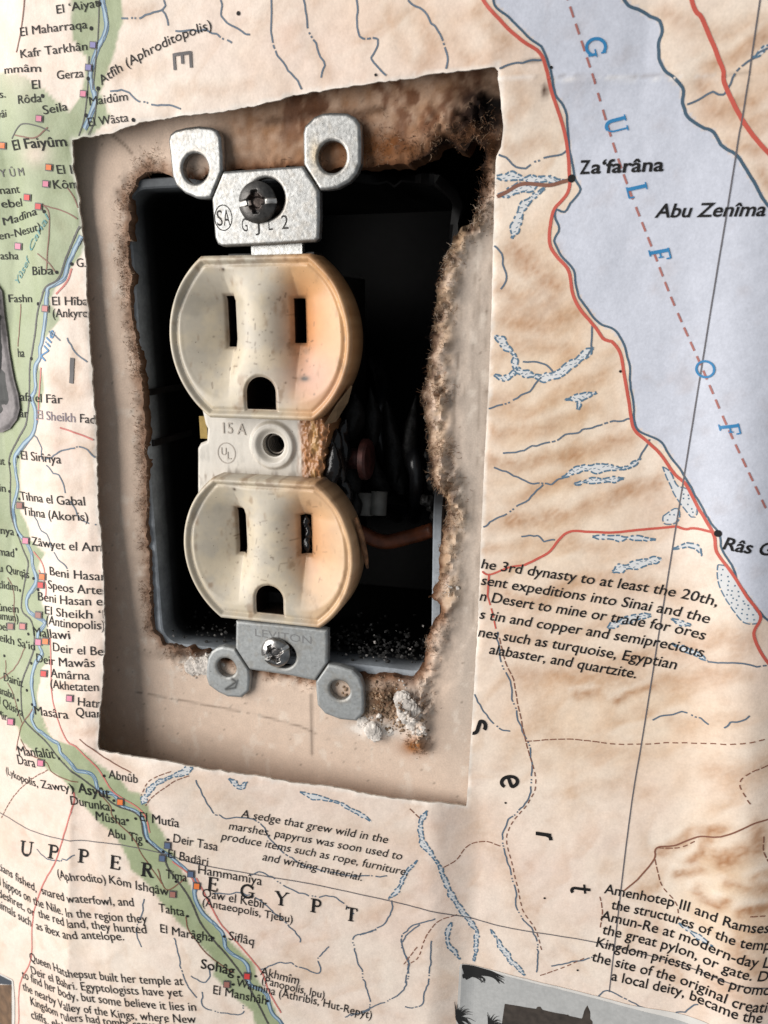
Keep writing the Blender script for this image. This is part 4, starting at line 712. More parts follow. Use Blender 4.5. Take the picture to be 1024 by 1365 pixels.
# crumbs of broken gypsum
def blob(mb, c, r, sub=2, rough=.35, seed=0, flat=1.0):
    import bmesh
    bm = bmesh.new(); bmesh.ops.create_icosphere(bm, subdivisions=sub, radius=1.0)
    vs = np.array([v.co[:] for v in bm.verts]); fs = [[v.index for v in f.verts] for f in bm.faces]; bm.free()
    k = 1+(.35*(fbm(vs[:, 0]*6+seed, vs[:, 1]*6+vs[:, 2]*7, 2)-.5) if sub > 3 else 0)+rough*2*(fbm(vs[:, 0]*1.4+seed, vs[:, 1]*1.4+vs[:, 2]*1.9+seed*3.1, 3)-.5)
    vs = vs*k[:, None]*np.array([r, r*random.uniform(.75, 1.15), r*flat]); mb.add(vs+np.array(c), fs)
gm = MB()
for (u, v, R0, n) in [(545, 945, 2.6, 70), (538, 930, 2, 34), (268, 884, 3.0, 60), (255, 890, 2.4, 34), (495, 970, 3.0, 46), (560, 975, 2, 30), (600, 790, 1.5, 12), (535, 905, 2, 16)]:
    c = un(u, v, 1)
    for k in range(n):
        q = c+RNG.normal(0, R0*.5, 2)
        if open_sdf(q[0:1], q[1:2])[0] < .2: continue
        blob(gm, (*q, float(zw(q[0:1], q[1:2])[0])+.1), random.choice((.12, .16, .22, .3, .55)), 1, 1.0, random.random()*90, .7)
for (u, v, r, fl, nn) in [(546, 943, 2.3, .8, 1), (538, 928, 1.6, .7, 2), (551, 965, 1.5, .8, 3), (270, 886, 2.0, .45, 4), (255, 890, 1.7, .4, 5), (283, 895, 1.5, .4, 6), (498, 972, 1.9, .35, 7), (484, 966, 1.3, .35, 8), (514, 975, 1.3, .35, 9)]:
    c = un(u, v, .5); blob(gm, (*c, float(zw(c[0:1], c[1:2])[0])-.1), r, 4, .38, nn*5.3, fl*.6)
rm = MB()
for _ in range(420):
    u = random.gauss(522, 30); v = 905+(u-470)*.42+random.gauss(20, 20); q = un(u, v, .6)
    if open_sdf(q[0:1], q[1:2])[0] < .15 or v > 985 or u > 572: continue
    blob(rm, (*q, float(zw(q[0:1], q[1:2])[0])+.08), random.choice((.1, .14, .2, .28, .42)), 1, 1.0, random.random()*90, .7)
o = rm.build('brown_rubble', mat('brown plaster rubble', (.26, .18, .12), .95, spec=.1, noise=[(260, .25, 1.9, 1), (900, .6, 1.3, .8)]), wall, smooth=False); o['kind'] = 'stuff'
o = gm.build('gypsum_crumbs', M_gyp, wall, smooth=False); o['kind'] = 'stuff'

# ---------------------------------------------------------------- the plastic box in the wall
ZB = -1.7
rim_px = [(183, 262), (192, 243), (214, 236), (330, 234), (470, 244), (535, 248), (562, 262), (575, 300), (584, 500), (590, 700), (580, 840), (567, 888), (540, 902), (440, 893), (330, 872), (235, 862), (213, 845), (203, 800), (195, 600), (188, 420)]
RIM = unl(rim_px, ZB); bx0, by0 = RIM.min(0); bx1, by1 = RIM.max(0)
def rrect(x0, y0, x1, y1, r, n=8):
    P = []
    for cx, cy, a in ((x1-r, y1-r, 0), (x0+r, y1-r, 90), (x0+r, y0+r, 180), (x1-r, y0+r, 270)):
        P += [(cx+r*math.cos(math.radians(a+90*k/n)), cy+r*math.sin(math.radians(a+90*k/n))) for k in range(n+1)]
    return P
box = thing('outlet_box', ((bx0+bx1)/2, by0, -30), 'dark grey sooty plastic junction box sunk in the wall behind the outlet', 'junction box')
def shell(name, x0, y0, x1, y1, r, levels, m, parent, colf):
    V = []; F = []; n = None
    for inset, z in levels:
        P = rrect(x0+inset, y0+inset, x1-inset, y1-inset, max(r-inset, .4)); Q = []
        for a, b in zip(P, P[1:]+P[:1]):
            nd = 30 if math.hypot(b[0]-a[0], b[1]-a[1]) > 20 else 1; Q += [(a[0]+(b[0]-a[0])*k/nd, a[1]+(b[1]-a[1])*k/nd) for k in range(nd)]
        P = Q; n = len(P); V += [(a, b, z) for a, b in P]
    for i in range(len(levels)-1):
        for k in range(n): F.append([i*n+k, i*n+(k+1) % n, (i+1)*n+(k+1) % n, (i+1)*n+k])
    F.append([(len(levels)-1)*n+k for k in range(n)][::1])
    V = np.array(V); C_ = colf(V)
    melt = ss(6, 22, V[:, 0])*ss(-14, 2, V[:, 1])*ss(-30, -20, V[:, 2]); nn = fbm(V[:, 0]/3, V[:, 1]/3, 3)
    V[:, 2] -= melt*(4+9*nn); V[:, 0] += melt*(nn-.5)*2.5; V[:, 1] += melt*(fbm(V[:, 0]/2+9, V[:, 1]/3, 3)-.5)*2.5
    return mk(name, V, F, m, parent, cols=C_, sharp=35)
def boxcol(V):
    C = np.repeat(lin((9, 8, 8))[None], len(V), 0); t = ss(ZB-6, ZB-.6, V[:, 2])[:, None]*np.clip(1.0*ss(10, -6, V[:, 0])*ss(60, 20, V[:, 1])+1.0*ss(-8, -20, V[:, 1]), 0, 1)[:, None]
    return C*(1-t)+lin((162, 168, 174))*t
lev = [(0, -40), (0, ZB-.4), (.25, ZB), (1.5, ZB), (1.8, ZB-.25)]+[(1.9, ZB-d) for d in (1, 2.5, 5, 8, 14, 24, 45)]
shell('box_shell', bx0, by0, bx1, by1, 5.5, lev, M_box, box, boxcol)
rb = MB(); rb.box((bx0+1.5, 8.0, -18), (bx0+2.6, 9.2, ZB-1.2)).box((bx0+1.5, -2.0, -18), (bx0+2.6, -.8, ZB-1.2)); rb.build('inner_rib', M_soot, box, smooth=False)
# the right wall of the box, bubbled and charred by the heat
mb = MB()
for k in range(46):
    v = random.uniform(470, 690); z = -abs(random.gauss(0, 6))-7; q = un(random.gauss(580, 6), v, z); q = (min(q[0], bx1-1.6), q[1]); blob(mb, (*q, z), random.uniform(.5, 1.5), 3, .9, k*1.9+11, random.uniform(.5, 1.0))
mb.build('charred_wall', M_char, box)
# soot and ash on the bottom of the box
for kx, (n, rr) in enumerate(((380, (.08, .5)), (60, (.05, .3)), (26, (.06, .34)))):
    mb = MB()
    for _ in range(n):
        x = random.uniform(bx0+3, bx1-2.5) if random.random() < .45 else random.gauss(17, 7); x = min(max(x, bx0+3), bx1-2.3); z = ZB-1-abs(random.gauss(0, 7)); h = abs(random.gauss(0, 1.1 if x < 8 else 2.6))
        blob(mb, (x, by0+2.1+h*.8, z), random.uniform(*rr), 1, .8, random.random()*99, random.uniform(.2, .8))
    o = mb.build(('soot_crumbs', 'ash_crumbs', 'plaster_crumbs')[kx], M_crumb[kx], box, smooth=False); o['kind'] = 'stuff'

# ---------------------------------------------------------------- the outlet
outlet = thing('electrical_outlet', (0, -50, 0), 'old ivory duplex outlet with orange scorched right side and no cover plate', 'outlet')
YC = 19.05; FR = 16.9; FH = 13.7; FZ = 6.4
def face_mesh(cy, burnt):
    def slots(X, Y):
        y = Y-cy
        s1 = np.maximum(np.abs(X+6.35)-.95, np.abs(y-2.9)-4.35); s2 = np.maximum(np.abs(X-6.35)-.95, np.abs(y-3.0)-3.75)
        g = np.maximum(np.minimum(np.hypot(X, y+8.1)-2.75, np.maximum(np.abs(X)-2.75, np.abs(y+9.6)-1.5)), -(y+11.0))
        g = np.maximum(np.where(y > -9.1, np.hypot(X, y+9.1)-2.75, np.abs(X)-2.75), -(y+12.0))
        return np.minimum(np.minimum(s1, s2), g)
    def outl(X, Y): return np.maximum(np.hypot(X, Y-cy)-FR, np.abs(Y-cy)-FH)
    sdf = lambda X, Y: np.maximum(outl(X, Y), -slots(X, Y))
    def h(X, Y):
        y = Y-cy; o = -outl(X, Y)                      # distance inside the outline
        z = np.full(X.shape, FZ)
        ax = np.abs(X); D = 4.2
        vy = np.where(y > 2.9, np.clip((y-2.9-3.4)/6.2, 0, 1), np.clip((2.9-y-3.0)/11.0, 0, 1))
        out = np.clip((ax-6.6)/8.6, 0, 1); inn = np.clip((6.2-ax)/4.6, 0, 1)
        dist = np.where(ax > 6.4, np.sqrt(out**2+vy**2), vy)
        sc = np.clip(1-dist, 0, 1); sc = sc**1.3*ss(0, .12, sc)
        wall_ = np.clip(ax/6.2, 0, 1)**2.4
        z = z-D*sc*np.where(ax > 6.4, 1, wall_)
        gr = np.hypot(X, y+9.0); z = z-.5*ss(3.9, 2.7, gr)*0
        z = z+.42*ss(1.35, .75, o)-.30*np.exp(-((o-1.45)/.35)**2)-.75*np.clip(1-o/.55, 0, 1)**2
        z = z-.35*ss(.5, 0, slots(X, Y))*ss(0, 1, 0*X+1)
        return z
    V, F, seg = sheet(-17.4, 17.4, cy-14.2, cy+14.2, .17, sdf, h)
    nb = len(V); cs = slots(V[:, 0], V[:, 1])
    isl = lambda x, y: slots(np.array([x]), np.array([y]))[0] < .3
    V2, F2, new = skirt(V, F, seg, lambda x, y, z: z-.4 if isl(x, y) else .4); n1_ = len(V2)
    s2 = [(new[p], new[q]) for p, q in seg if isl(V[p][0], V[p][1])]
    V2, F2, _ = skirt(V2, F2, s2, -5.0)
    X, Y = V2[:, 0], V2[:, 1]; y = Y-cy; n = fbm(X/3.2, Y/3.2, 4); n2 = fbm(X/1.1+8, Y/1.1, 3)
    C = np.repeat(lin((193, 183, 166))[None], len(V2), 0)*(1-.16*ss(.5, .75, fbm(X/5+3, Y/5, 4)))[:, None]
    def bl(c, k):
        nonlocal C
        k = np.clip(k, 0, 1)[:, None]; C = C*(1-k)+lin(c)*k
    bl((228, 208, 172), ss(.3, .7, n)*.35)
    bl((218, 172, 120), ss(2.5, 9, X+3*(n-.5)+.12*y)*(.85 if burnt else .6))
    bl((208, 144, 90), np.exp(-(((X-9.4)/4.2)**2+((y-2.5)/8)**2))*(.85 if burnt else .55))
    bl((216, 146, 92), np.exp(-(((X-7.4)/1.5)**2+((y-1)/6)**2))*(.7 if burnt else .4))
    bl((206, 158, 134), np.exp(-(((X-9.5)/5)**2+((y+6.5)/5)**2))*(.9 if burnt else .0))
    bl((150, 96, 52), ss(15.3, 16.8, np.hypot(X, y))*ss(4, 10, X)*(.55 if burnt else .35)*(.5+n2))
    bl((120, 84, 56), ss(10.5, 13.8, y)*ss(.45, .7, n2)*.5)
    sl = slots(X, Y); bl((120, 88, 62), ss(.7, .0, sl)*.5*(.3+n2)); bl((96, 70, 50), np.exp(-(((X+7.6)/1.0)**2+((y-2.5)/4.5)**2))*.18)
    bl((96, 86, 76), np.exp(-(((X-7.8)/.9)**2+((y+6.6)/.45)**2))*(1.2 if burnt else 0))
    bl((66, 48, 34), np.exp(-(((X+6)/.32)**2+((y-11.5)/.32)**2)))
    rs = random.Random(int(cy)+99)
    for _ in range(26):
        px_, py_ = rs.gauss(0, 6), rs.gauss(-1, 5); an = rs.choice((rs.uniform(-.3, .3), rs.uniform(1.2, 1.9))); L = rs.uniform(.3, 1.1)
        bl((92, 66, 46), np.exp(-(sdl(X, y, [(px_, py_), (px_+L*math.cos(an), py_+L*math.sin(an))])/.11)**2)*rs.uniform(.3, .85))
    for _ in range(60):
        px_, py_ = rs.choice((-6.3, 0, 6.3, 0))+rs.gauss(0, 2.0), rs.gauss(-2, 5); bl((84, 60, 42), np.exp(-((X-px_)**2+(y-py_)**2)/rs.uniform(.10, .2)**2)*rs.uniform(.3, .9))
    bl((140, 108, 78), ss(.62, .9, fbm(X/1.3+20, Y/2.4, 4)+.16*np.exp(-(sl/1.6)**2))*.55)
    k = (np.arange(len(V2)) >= nb) & (sl < .3); C[k] = lin((34, 24, 17)); C[n1_:] = lin((9, 7, 6)); k2 = (V2[:, 2] < 2.0) & (sl >= .4)  # slot walls painted near black to stand for the dark inside
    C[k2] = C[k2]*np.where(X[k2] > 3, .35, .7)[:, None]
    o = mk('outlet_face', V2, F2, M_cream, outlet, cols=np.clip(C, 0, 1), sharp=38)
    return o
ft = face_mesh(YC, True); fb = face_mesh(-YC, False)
ft['label'] = 'upper outlet face with pink and orange scorching at right'; fb['label'] = 'lower outlet face with melted metal in its right slot'
# melted metal standing in the lower right slot
mb = MB()
for k, (dx, dy, r, hh) in enumerate(((-.15, 2.2, .75, 2.1), (.2, .3, .85, 2.4), (-.1, -2.0, .8, 2.6))):
    vs = []; n, m = 14, 14
    for i in range(n+1):
        t = i/n; rad = r*math.sin(math.pi*min(max(t, .03), .97))**.6
        for j in range(m):
            th = 2*math.pi*j/m; kk = 1+.9*(float(fbm(np.array([math.cos(th)*1.5+k*3]), np.array([math.sin(th)*1.5+t*4+k]), 3)[0])-.5)
            vs.append((6.35+dx+rad*kk*math.cos(th), -YC+3+dy+hh*(.5-t)*1.3, 2.1+rad*kk*math.sin(th)))
    mb.add(vs, [[i*m+j, i*m+(j+1) % m, (i+1)*m+(j+1) % m, (i+1)*m+j] for i in range(n) for j in range(m)])
mb.build('melted_contact', M_melt, fb)
# the dark inside the slots is painted in face_mesh
# body behind the faces
bd = MB(); bd.box((-11.5, -31, -26), (9.5, 30, -4.6)); bd.build('body_housing', M_soot, outlet, smooth=False)
# saddle between the faces
sad_px = [(268, 548), (430, 552), (437, 566), (434, 590), (428, 640), (432, 664), (262, 676), (262, 598), (266, 591), (274, 588), (275, 572), (272, 566)]
SAD = unl(sad_px, 2.4); HC = un(363, 594, 2.6)
def ssdf(X, Y): return np.maximum(psd(X, Y, SAD)+ss(6, 9, X)*1.2*(fbm(X/1.2, Y/1.2, 3)-.5), 2.15-np.hypot(X-HC[0], Y-HC[1]))
def sh(X, Y):
    r = np.hypot(X-HC[0], Y-HC[1]); n = fbm(X/.8, Y/2.6, 4)-.5
    z = 2.2+.75*ss(4.6, 3.9, r)-.9*ss(3.3, 2.2, r)
    z = z-.5*np.clip(1-np.clip(-psd(X, Y, SAD), 0, 9)/.6, 0, 1)**2
    return z+ss(5.0, 7.0, X)*(n*.9+.3+.9*(fbm(X*1.3+4, Y*1.1, 3)-.5))+.03*n
V, F, seg = sheet(SAD[:, 0].min()-.5, SAD[:, 0].max()+.5, SAD[:, 1].min()-.5, SAD[:, 1].max()+.5, .16, ssdf, sh)
nb = len(V); V2, F2, _ = skirt(V, F, seg, -4.8)
X, Y = V2[:, 0], V2[:, 1]; n2 = fbm(X/.8+8, Y/2.6, 4); C = np.repeat(lin((206, 199, 188))[None], len(V2), 0)*(1-.3*ss(.5, .75, n2)*ss(2, -6, Y))[:, None]
k = (ss(4.6, 6.2, X+1.4*(n2-.5)))[:, None]; C = C*(1-k)+lin((168, 118, 78))*k
k = (ss(4.6, 6.2, X)*ss(.52, .62, n2))[:, None]; k *= .55; C = C*(1-k)+lin((120, 70, 40))*k
k = (np.exp(-((X-8.3)/.9)**2)*ss(.40, .65, n2)*.6)[:, None]; C = C*(1-k)+lin((214, 172, 110))*k
k = (np.clip(1-(np.abs(Y+6.0))/1.6, 0, 1)*ss(.42, .6, n2)*.6)[:, None]; C = C*(1-k)+lin((110, 84, 60))*k
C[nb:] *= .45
mk('center_saddle', V2, F2, M_cream, outlet, cols=np.clip(C, 0, 1), sharp=45)
mb = MB()
for k in range(7):
    z = 0.4-k*.75; mb.tube([(HC[0]+1.75*math.cos(t), HC[1]+1.75*math.sin(t), z+.11*t/6.28) for t in np.linspace(0, 2*math.pi, 24)], .28, 6)
mb.tube([(HC[0], HC[1], -7), (HC[0], HC[1], -5.6)], 2.3, 20); mb.build('threaded_socket', M_thread, outlet)
# crust along the burnt edge of the saddle
mb = MB()
for _ in range(26):
    v = random.uniform(556, 646); c = un(random.gauss(426, 5), v, 2.5); blob(mb, (c[0], c[1], random.uniform(-.2, 2.4)), random.uniform(.14, .5), 1, 1.1, random.random()*99, .9)
for _ in range(14):
    c = un(random.uniform(392, 432), random.gauss(640, 3), 2.5); blob(mb, (c[0], c[1], random.uniform(1.6, 2.8)), random.uniform(.12, .35), 1, 1.1, random.random()*99, .8)
mb.build('burnt_crust', M_crust, outlet)
# amber film hanging from the upper face
mb = MB(); a = [(*un(468, 514, 4.0), 4.0), (*un(462, 536, 2.6), 2.6), (*un(446, 562, 2.0), 2.0), (*un(432, 566, 3.5), 3.5), (*un(448, 540, 5.0), 5.0)]
mb.add(a+[(p[0]+.15, p[1]-.1, p[2]-.35) for p in a], [[0, 1, 4], [1, 2, 4], [2, 3, 4], [5, 9, 6], [6, 9, 7], [7, 9, 8], [0, 5, 6, 1], [1, 6, 7, 2], [2, 7, 8, 3], [3, 8, 9, 4], [4, 9, 5, 0]]); mb.build('melted_film', M_flake, outlet, smooth=False)
# brass strap end at left
c = un(267, 566, .5); mb = MB(); mb.box((c[0]-.1, c[1]-2.6, -4), (c[0]+1.4, c[1]+1.6, .6)); mb.build('brass_tab', M_brass, outlet, smooth=False)
# terminal screw on the right flank, melted sheath
c = un(484, 612, -6); mb = MB()
V = []; 
for k, (r, x) in enumerate(((3.9, 0), (3.9, .9), (3.6, 1.35), (2.6, 1.7), (.01, 1.85))): V.append((r, x))
n = 26; vv = [(c[0]+x, c[1]+r*math.cos(2*math.pi*j/n), -6+r*math.sin(2*math.pi*j/n)) for r, x in V for j in range(n)]
mb.add(vv, [[i*n+j, i*n+(j+1) % n, (i+1)*n+(j+1) % n, (i+1)*n+j] for i in range(len(V)-1) for j in range(n)]); ts = mb.build('terminal_screw', M_rust, outlet, sharp=30)
mb = MB(); mb.tube([(12, c[1], -6), (c[0]+.2, c[1], -6)], 2.0, 14); mb.build('screw_shank', M_rust, ts)
mb = MB()
def melt(u, v, z, r, L, seed):              # a sagging run of molten plastic
    q = un(u, v, z); rr = random.Random(seed); n = 26; m = 18; V = []
    for i in range(n+1):
        t = i/n; rad = r*math.sin(math.pi*min(max(t, .02), .98))**.55*(.62+.55*t+.35*(float(fbm(np.array([t*3+seed]), np.array([seed*1.7]), 2)[0])-.5))
        cx = q[0]+.5*r*math.sin(2.6*t+seed); cy = q[1]+L*(.5-t)
        for j in range(m):
            th = 2*math.pi*j/m; k = 1+.5*(float(fbm(np.array([math.cos(th)*1.2+seed]), np.array([math.sin(th)*1.2+t*4]), 3)[0])-.5)
            V.append((cx+rad*k*math.cos(th), cy+.25*rad*math.sin(th), z+rad*k*math.sin(th)))
    mb.add(V, [[i*m+j, i*m+(j+1) % m, (i+1)*m+(j+1) % m, (i+1)*m+j] for i in range(n) for j in range(m)])
for k, (u, v, z, r, L) in enumerate(((441, 622, .4, 1.5, 8.5), (450, 612, -1.5, 1.9, 9.5), (437, 648, .2, 1.3, 5), (455, 650, -2.5, 1.6, 7), (462, 588, -4, 2.0, 8), (446, 590, -1.5, 1.2, 5))): melt(u, v, z, r, L, k*3.7+1)
mb.build('melted_sheath', M_melt, outlet)
mb = MB()
for k, (u, v, z, r, L) in enumerate(((470, 640, -8, 2.4, 11), (466, 560, -7, 2.2, 10), (492, 560, -11, 1.8, 12), (520, 590, -14, 2.2, 16), (506, 640, -14, 2.0, 9), (535, 620, -16, 2.4, 12), (552, 580, -13, 1.6, 15), (470, 680, -6, 1.6, 7))): melt(u, v, z, r, L, k*5.3+40)
mb.build('charred_plastic', M_char, outlet)
# thin burnt lip of plastic on the right of the lower face
mb = MB(); pts = [(*un(474, 690, 4), 4.0), (*un(482, 715, 3.6), 3.6), (*un(487, 740, 3.2), 3.2), (*un(490, 757, 2.6), 2.6)]; mb.tube(pts, [.3, .55, .5, .25], 8); mb.build('burnt_lip', M_crust, outlet)

# ---- mounting straps with break-off ears
def z1(p): return (200+p[0]/3.2, 130+p[1]/3.2)
def z4(p): return (220+p[0]/3.2, 720+p[1]/3.2)
def strap(polys, lines, holes, base, bend, neck):
    ps = [unl([f(q) for q in P], base) for f, P in polys]; ls = [unl([f(q) for q in P], base) for f, P in lines]; hs = [(*un(*f(c), base), r) for f, c, r in holes]
    def body(X, Y):
        d = psd(X, Y, ps[0])
        for P in ps[1:]: d = np.minimum(d, psd(X, Y, P)-.02)
        return d
    def ho(X, Y):
        d = np.full(np.shape(X), 1e9)
        for cx, cy, r in hs: d = np.minimum(d, np.hypot(X-cx, Y-cy)-r)
        return d
    sdf = lambda X, Y: np.maximum(body(X, Y), -ho(X, Y))
    def gl(X, Y):
        d = np.full(np.shape(X), 1e9)
        for L in ls: d = np.minimum(d, sdl(X, Y, L))
        return d
    def h(X, Y):
        b = -body(X, Y); z = base-.30*np.clip(1-b/.55, 0, 1)**2-.22*np.clip(1-ho(X, Y)/.5, 0, 1)**2
        z = z-.32*np.exp(-(gl(X, Y)/.14)**2)
        return z-bend(X, Y)
    A = np.vstack(ps); V, F, seg = sheet(A[:, 0].min()-.3, A[:, 0].max()+.3, A[:, 1].min()-.3, A[:, 1].max()+.3, .125, sdf, h)
    nb = len(V); V2, F2, _ = skirt(V, F, seg, lambda x, y, z: z-1.25)
    X, Y = V2[:, 0], V2[:, 1]; C = np.repeat(np.array([[.385, .385, .375]]), len(V2), 0); g = np.exp(-(gl(X, Y)/.16)**2)[:, None]; C = C*(1-.92*g)
    n = fbm(X/1.3, Y/1.3, 4)
    k = (ss(.5, .72, n)*.25)[:, None]; C = C*(1-k)+np.array([.30, .25, .19])*k
    k = np.clip((ss(1.2, .1, ho(X, Y))*.35*(n+.3)), 0, 1)[:, None]; C = C*(1-k)+np.array([.22, .17, .12])*k
    return V2, F2, C
TL = [(78, 180), (84, 158), (105, 140), (150, 128), (205, 122), (262, 128), (285, 140), (300, 168), (306, 240), (308, 315), (262, 427), (235, 432), (200, 430), (150, 408), (112, 375), (95, 335)]
TR = [(653, 150), (660, 122), (700, 82), (735, 68), (770, 64), (840, 67), (876, 85), (896, 115), (900, 200), (898, 280), (880, 325), (850, 358), (800, 386), (755, 393), (722, 394), (655, 288)]
TP = [(308, 315), (655, 290), (722, 394), (724, 500), (720, 600), (705, 614), (500, 628), (310, 636), (288, 625), (276, 598), (268, 500), (262, 427)]
V, F, C = strap([(z1, TP), (z1, TL), (z1, TR)], [(z1, [(308, 315), (262, 427)]), (z1, [(655, 290), (722, 394)])], [(z1, (193, 302), 2.45), (z1, (777, 253), 2.45), (z1, (497, 430), 3.3)], 2.2,
                lambda X, Y: 1.6*np.clip((34.9-Y)/1.9, 0, 1)**2, None)
kx = (np.exp(-(((V[:, 0]-9.4)/.9)**2+((V[:, 1]-48.5)/2.2)**2))*.5)[:, None]; C = C*(1-kx)+np.array([.42, .30, .14])*kx
top_strap = mk('mounting_strap', V, F, M_zinc, outlet, cols=C, sharp=50); top_strap['label'] = 'upper zinc strap with stamped letters and two ears'
BP = [(302, 345), (500, 362), (692, 384), (694, 450), (692, 530), (642, 602), (540, 580), (357, 553), (300, 466)]
BL = [(300, 466), (357, 553), (360, 600), (356, 645), (325, 673), (265, 669), (225, 650), (185, 620), (175, 585), (176, 545), (182, 505), (196, 478), (218, 462), (245, 455)]
BR = [(692, 530), (745, 540), (800, 558), (830, 590), (845, 632), (848, 690), (845, 742), (815, 773), (745, 766), (682, 742), (650, 705), (645, 650), (642, 602)]
V, F, C = strap([(z4, BP), (z4, BL), (z4, BR)], [(z4, [(300, 466), (357, 553)]), (z4, [(692, 530), (642, 602)])], [(z4, (262, 545), 2.1), (z4, (745, 641), 2.1), (z4, (500, 490), 2.9)], 1.6, lambda X, Y: 0*X, None)
kx = np.exp(-(sdl(*proj(V[:, 0], V[:, 1], V[:, 2]), [z4((285, 590)), z4((305, 605)), z4((260, 635)), z4((300, 630)), z4((310, 600))])/2.0)**2)[:, None]*.85; C = C*.98*np.array([.95, .98, 1.0])*(1-kx)+.04*kx
M_zinc2 = mat('less metallic zinc', col=True, rough=.5, metal=.45, noise=[(1700, .8, 1.1, .8), (300, .9, 1.06, .7)], bump=[(1500, .03)], specks=[(2600, .66, .05, (.10, .10, .10), .6)])  # less metallic copy of the strap zinc; offsets its dark lamp reflection
bot_strap = mk('mounting_strap', V, F, M_zinc2, outlet, cols=C, sharp=50); bot_strap['label'] = 'lower grey strap with a scratched left ear'
# neck of the upper strap running down under the face
P = unl([z1((430, 610)), z1((648, 602)), z1((650, 690)), z1((434, 700))], .4); mb = MB(); mb.add([(*p, .4) for p in P]+[(*p, -.9) for p in P], [[0, 3, 2, 1], [4, 5, 6, 7], [0, 1, 5, 4], [1, 2, 6, 5], [2, 3, 7, 6], [3, 0, 4, 7]])
o = mb.build('strap_neck', M_zinc, outlet, smooth=False, cols=np.repeat([[.62, .62, .6]], 8, 0))
for b0, b1 in (((-8, -36, -4.7), (8, -29, .2)), ((-8, 29, -4.7), (8, 33.5, -.4))): MB().box(b0, b1).build('strap_bridge', M_soot, outlet, smooth=False)

# stamped and moulded writing
def flat_text(s, p0, p1, cap, z, m, parent, name, f=lambda q: q, wt=0.0, thick=.05):
    V, F = text2d(s, wt, .5); A = un(*f(p0), z); Bq = un(*f(p1), z); T = (Bq-A)/np.hypot(*(Bq-A)); Nn = np.array([-T[1], T[0]]); sc = np.hypot(*(Bq-A))/V[:, 0].max(); hs = cap/CAP
    Q = A+T*(V[:, 0]*sc)[:, None]+Nn*(V[:, 1]*hs)[:, None]
    return mk(name, np.c_[Q, z+V[:, 2]*thick], F, m, parent, smooth=False)
flat_text('G', (392, 572), (418, 570), 2.1, 2.2, M_groove, top_strap, 'stamped_letter', z1); flat_text('J', (455, 570), (470, 569), 2.1, 2.2, M_groove, top_strap, 'stamped_letter', z1); flat_text('L', (503, 566), (524, 565), 2.1, 2.2, M_groove, top_strap, 'stamped_letter', z1); flat_text('2', (560, 562), (592, 560), 2.2, 2.2, M_groove, top_strap, 'stamped_letter', z1)
def ring(mb, c, rx, ry, w, z, a0=0, a1=360):
    for k in range(28):
        t0 = math.radians(a0+(a1-a0)*k/28); t1 = math.radians(a0+(a1-a0)*(k+1)/28)
        mb.add([(c[0]+(rx+d)*math.cos(t), c[1]+(ry+d)*math.sin(t), z) for t, d in ((t0, -w), (t1, -w), (t1, w), (t0, w))], [[0, 1, 2, 3]])
cc = un(*z1((313, 513)), 2.2); mb = MB(); ring(mb, cc, 1.62, 2.05, .09, 2.225); mb.build('stamped_ring', M_groove, top_strap, smooth=False)
flat_text('S', (285, 548), (312, 546), 2.5, 2.2, M_groove, top_strap, 'stamped_letter', z1); flat_text('A', (316, 546), (343, 544), 2.5, 2.2, M_groove, top_strap, 'stamped_letter', z1)
flat_text('LEVITON', (380, 408), (625, 444), 1.55, 1.6, mat('shallow stamped groove', (.20, .20, .20), .7), bot_strap, 'stamped_letter', z4, thick=.04)
saddle = [o for o in SC.objects if o.name == 'center_saddle'][0]
z3 = lambda q: (220+q[0]/3.2, 540+q[1]/3.2)
flat_text('15', (238, 120), (290, 122), 2.0, 2.24, M_creamd, saddle, 'moulded_letter', z3, thick=.2); flat_text('A', (308, 124), (346, 128), 2.0, 2.24, M_creamd, saddle, 'moulded_letter', z3, thick=.2)
cc = un(*z3((262, 205)), 2.3); mb = MB(); ring(mb, cc, 1.75, 1.9, .09, 2.27); mb.build('moulded_ring', M_creamd, saddle, smooth=False)
flat_text('U', (238, 212), (262, 214), 1.4, 2.24, M_creamd, saddle, 'moulded_letter', z3, thick=.1); flat_text('L', (264, 230), (284, 231), 1.4, 2.24, M_creamd, saddle, 'moulded_letter', z3, thick=.1)

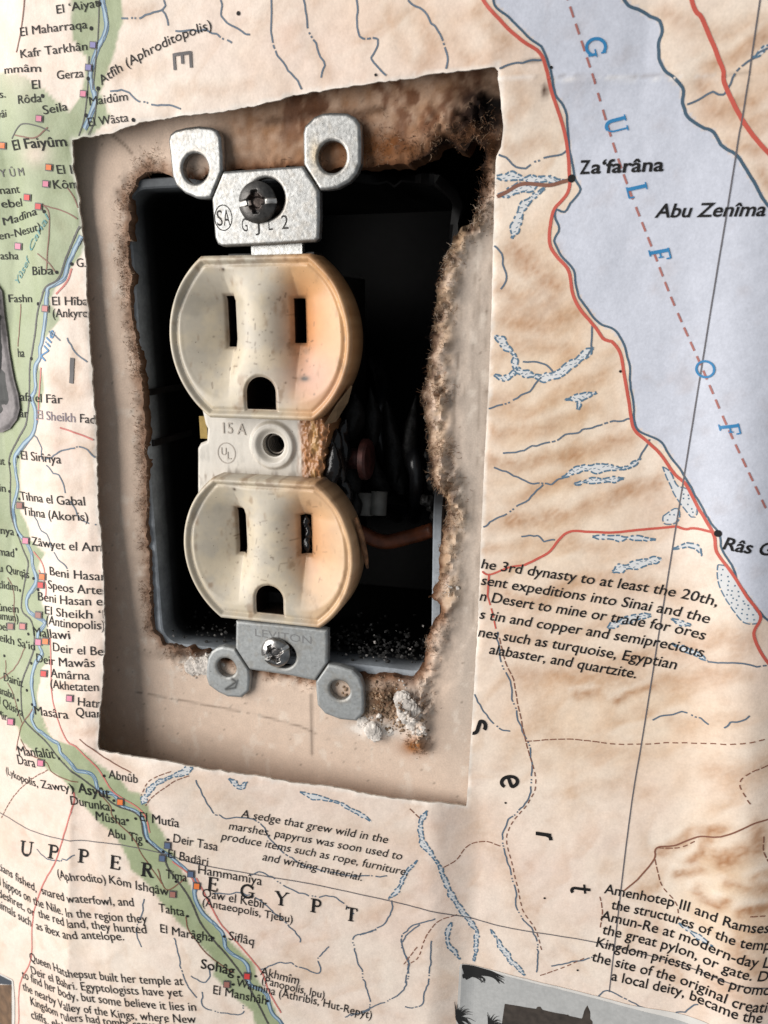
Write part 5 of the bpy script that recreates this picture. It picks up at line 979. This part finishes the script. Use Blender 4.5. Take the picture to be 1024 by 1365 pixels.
# mounting screws
def screw(u, v, zt, R0, m, ang, bright, zbase):
    c = un(u, v, zt+1.2); ca, sa = math.cos(ang), math.sin(ang)
    def h(X, Y):
        x = (X-c[0])*ca+(Y-c[1])*sa; y = -(X-c[0])*sa+(Y-c[1])*ca; r = np.hypot(x, y)
        z = zt+1.75*np.sqrt(np.clip(1-(r/R0)**2*.86, 0, 1))-.05
        n = fbm(X*1.1, Y*1.1, 3)-.5
        sl = ss(.48, .34, np.abs(y)+.12*n)*1.0
        cr = np.maximum(ss(.62, .40, np.abs(y))*ss(2.0, 1.6, np.abs(x)), ss(.62, .40, np.abs(x))*ss(2.0, 1.6, np.abs(y)))
        ce = ss(1.5, .7, r+.35*n)
        return z-np.maximum(np.maximum(sl*.55, cr*.9), ce*1.25)+.06*n
    V, F, seg = sheet(c[0]-R0-.2, c[0]+R0+.2, c[1]-R0-.2, c[1]+R0+.2, .085, lambda X, Y: np.hypot(X-c[0], Y-c[1])-R0, h)
    nb = len(V); V2, F2, _ = skirt(V, F, seg, lambda x, y, z: zt+.02)
    x = (V2[:, 0]-c[0])*ca+(V2[:, 1]-c[1])*sa; y = -(V2[:, 0]-c[0])*sa+(V2[:, 1]-c[1])*ca; r = np.hypot(x, y); n = fbm(V2[:, 0]*1.3, V2[:, 1]*1.3, 3)
    C = np.repeat([[.10, .095, .09]] if not bright else [[.42, .41, .40]], len(V2), 0)
    ce = (ss(2.0, 1.1, r+.8*(n-.5)))[:, None]*(.8 if not bright else .55); C = C*(1-ce)+np.array([.045, .028, .022])*ce
    k = (ss(.5, .3, np.abs(y))*ss(1.3, 1.8, np.abs(x)))[:, None]; C = C*(1-k)+np.array([.85, .82, .78])*k
    o = mk('mounting_screw', V2, F2, m, outlet, cols=np.clip(C, 0, 1), sharp=70)
    mb = MB(); mb.tube([(c[0]*.4, c[1], zbase-18), (c[0], c[1], zt+.1)], 1.55, 16); mb.build('screw_shank', M_thread, o); return o
s1 = screw(340.6, 269, 2.1, 3.35, M_darkscrew, .05, False, 0); s1['label'] = 'upper blackened screw with worn bright slot'
s2 = screw(365.3, 871.5, 1.55, 3.0, M_bright, .5, True, 0); s2['label'] = 'lower shiny steel screw'

# ---------------------------------------------------------------- wires in the dark of the box
def wire(pts, r, m, label, name='burnt_wire', n=12):
    P = smooth_line(np.array(pts, float), 8); o3 = pts[0]; mb = MB(); mb.tube(P, r, n)
    o = mk(name, np.array(mb.V), mb.F, m, origin=o3); return tag(o, label, 'wire')
def P3(u, v, z): return (*un(u, v, z), z)
w1 = wire([P3(545, 668, -34), P3(515, 662, -16), P3(505, 668, -11), P3(504, 684, -9)], 1.35, M_wireblk, 'black burnt wire bending down with its grey sleeve end beside the rusty terminal screw')
mb = MB(); q = np.array(P3(504, 684, -9)); mb.tube([q+[.1, 4.2, -.6], q+[0, -.3, .2]], 1.65, 14); mb.build('grey_sleeve', M_wiregrey, w1)
w2 = wire([P3(530, 690, -38), P3(498, 670, -14), P3(487, 672, -10), P3(486, 684, -9)], 1.35, M_wireblk, 'black burnt wire ending in the grey sleeve nearest the outlet, below the rusty screw')
mb = MB(); q = np.array(P3(486, 684, -9)); mb.tube([q+[.1, 4.0, -.5], q+[0, -.3, .2]], 1.85, 14); mb.build('grey_sleeve', M_wiregrey, w2)
wire([P3(478, 708, -10), P3(510, 722, -12), P3(545, 716, -14), P3(578, 706, -13)], 1.5, M_wirered, 'scorched orange wire crossing the box below the grey sleeves')
wire([P3(500, 480, -40), P3(512, 520, -22), P3(505, 570, -16), P3(520, 640, -22)], 1.6, M_wireblk, 'glossy black wire standing upright at the middle of the dark box')
wire([P3(545, 560, -36), P3(550, 600, -14), P3(556, 640, -12), P3(552, 690, -24)], 1.5, M_wireblk, 'glossy black wire curling close to the frayed right edge of the opening')

for o in SC.objects:
    if '_o' in o.keys(): del o['_o']
print('objects', len(SC.objects), 'verts', sum(len(o.data.vertices) for o in SC.objects if o.type == 'MESH'))
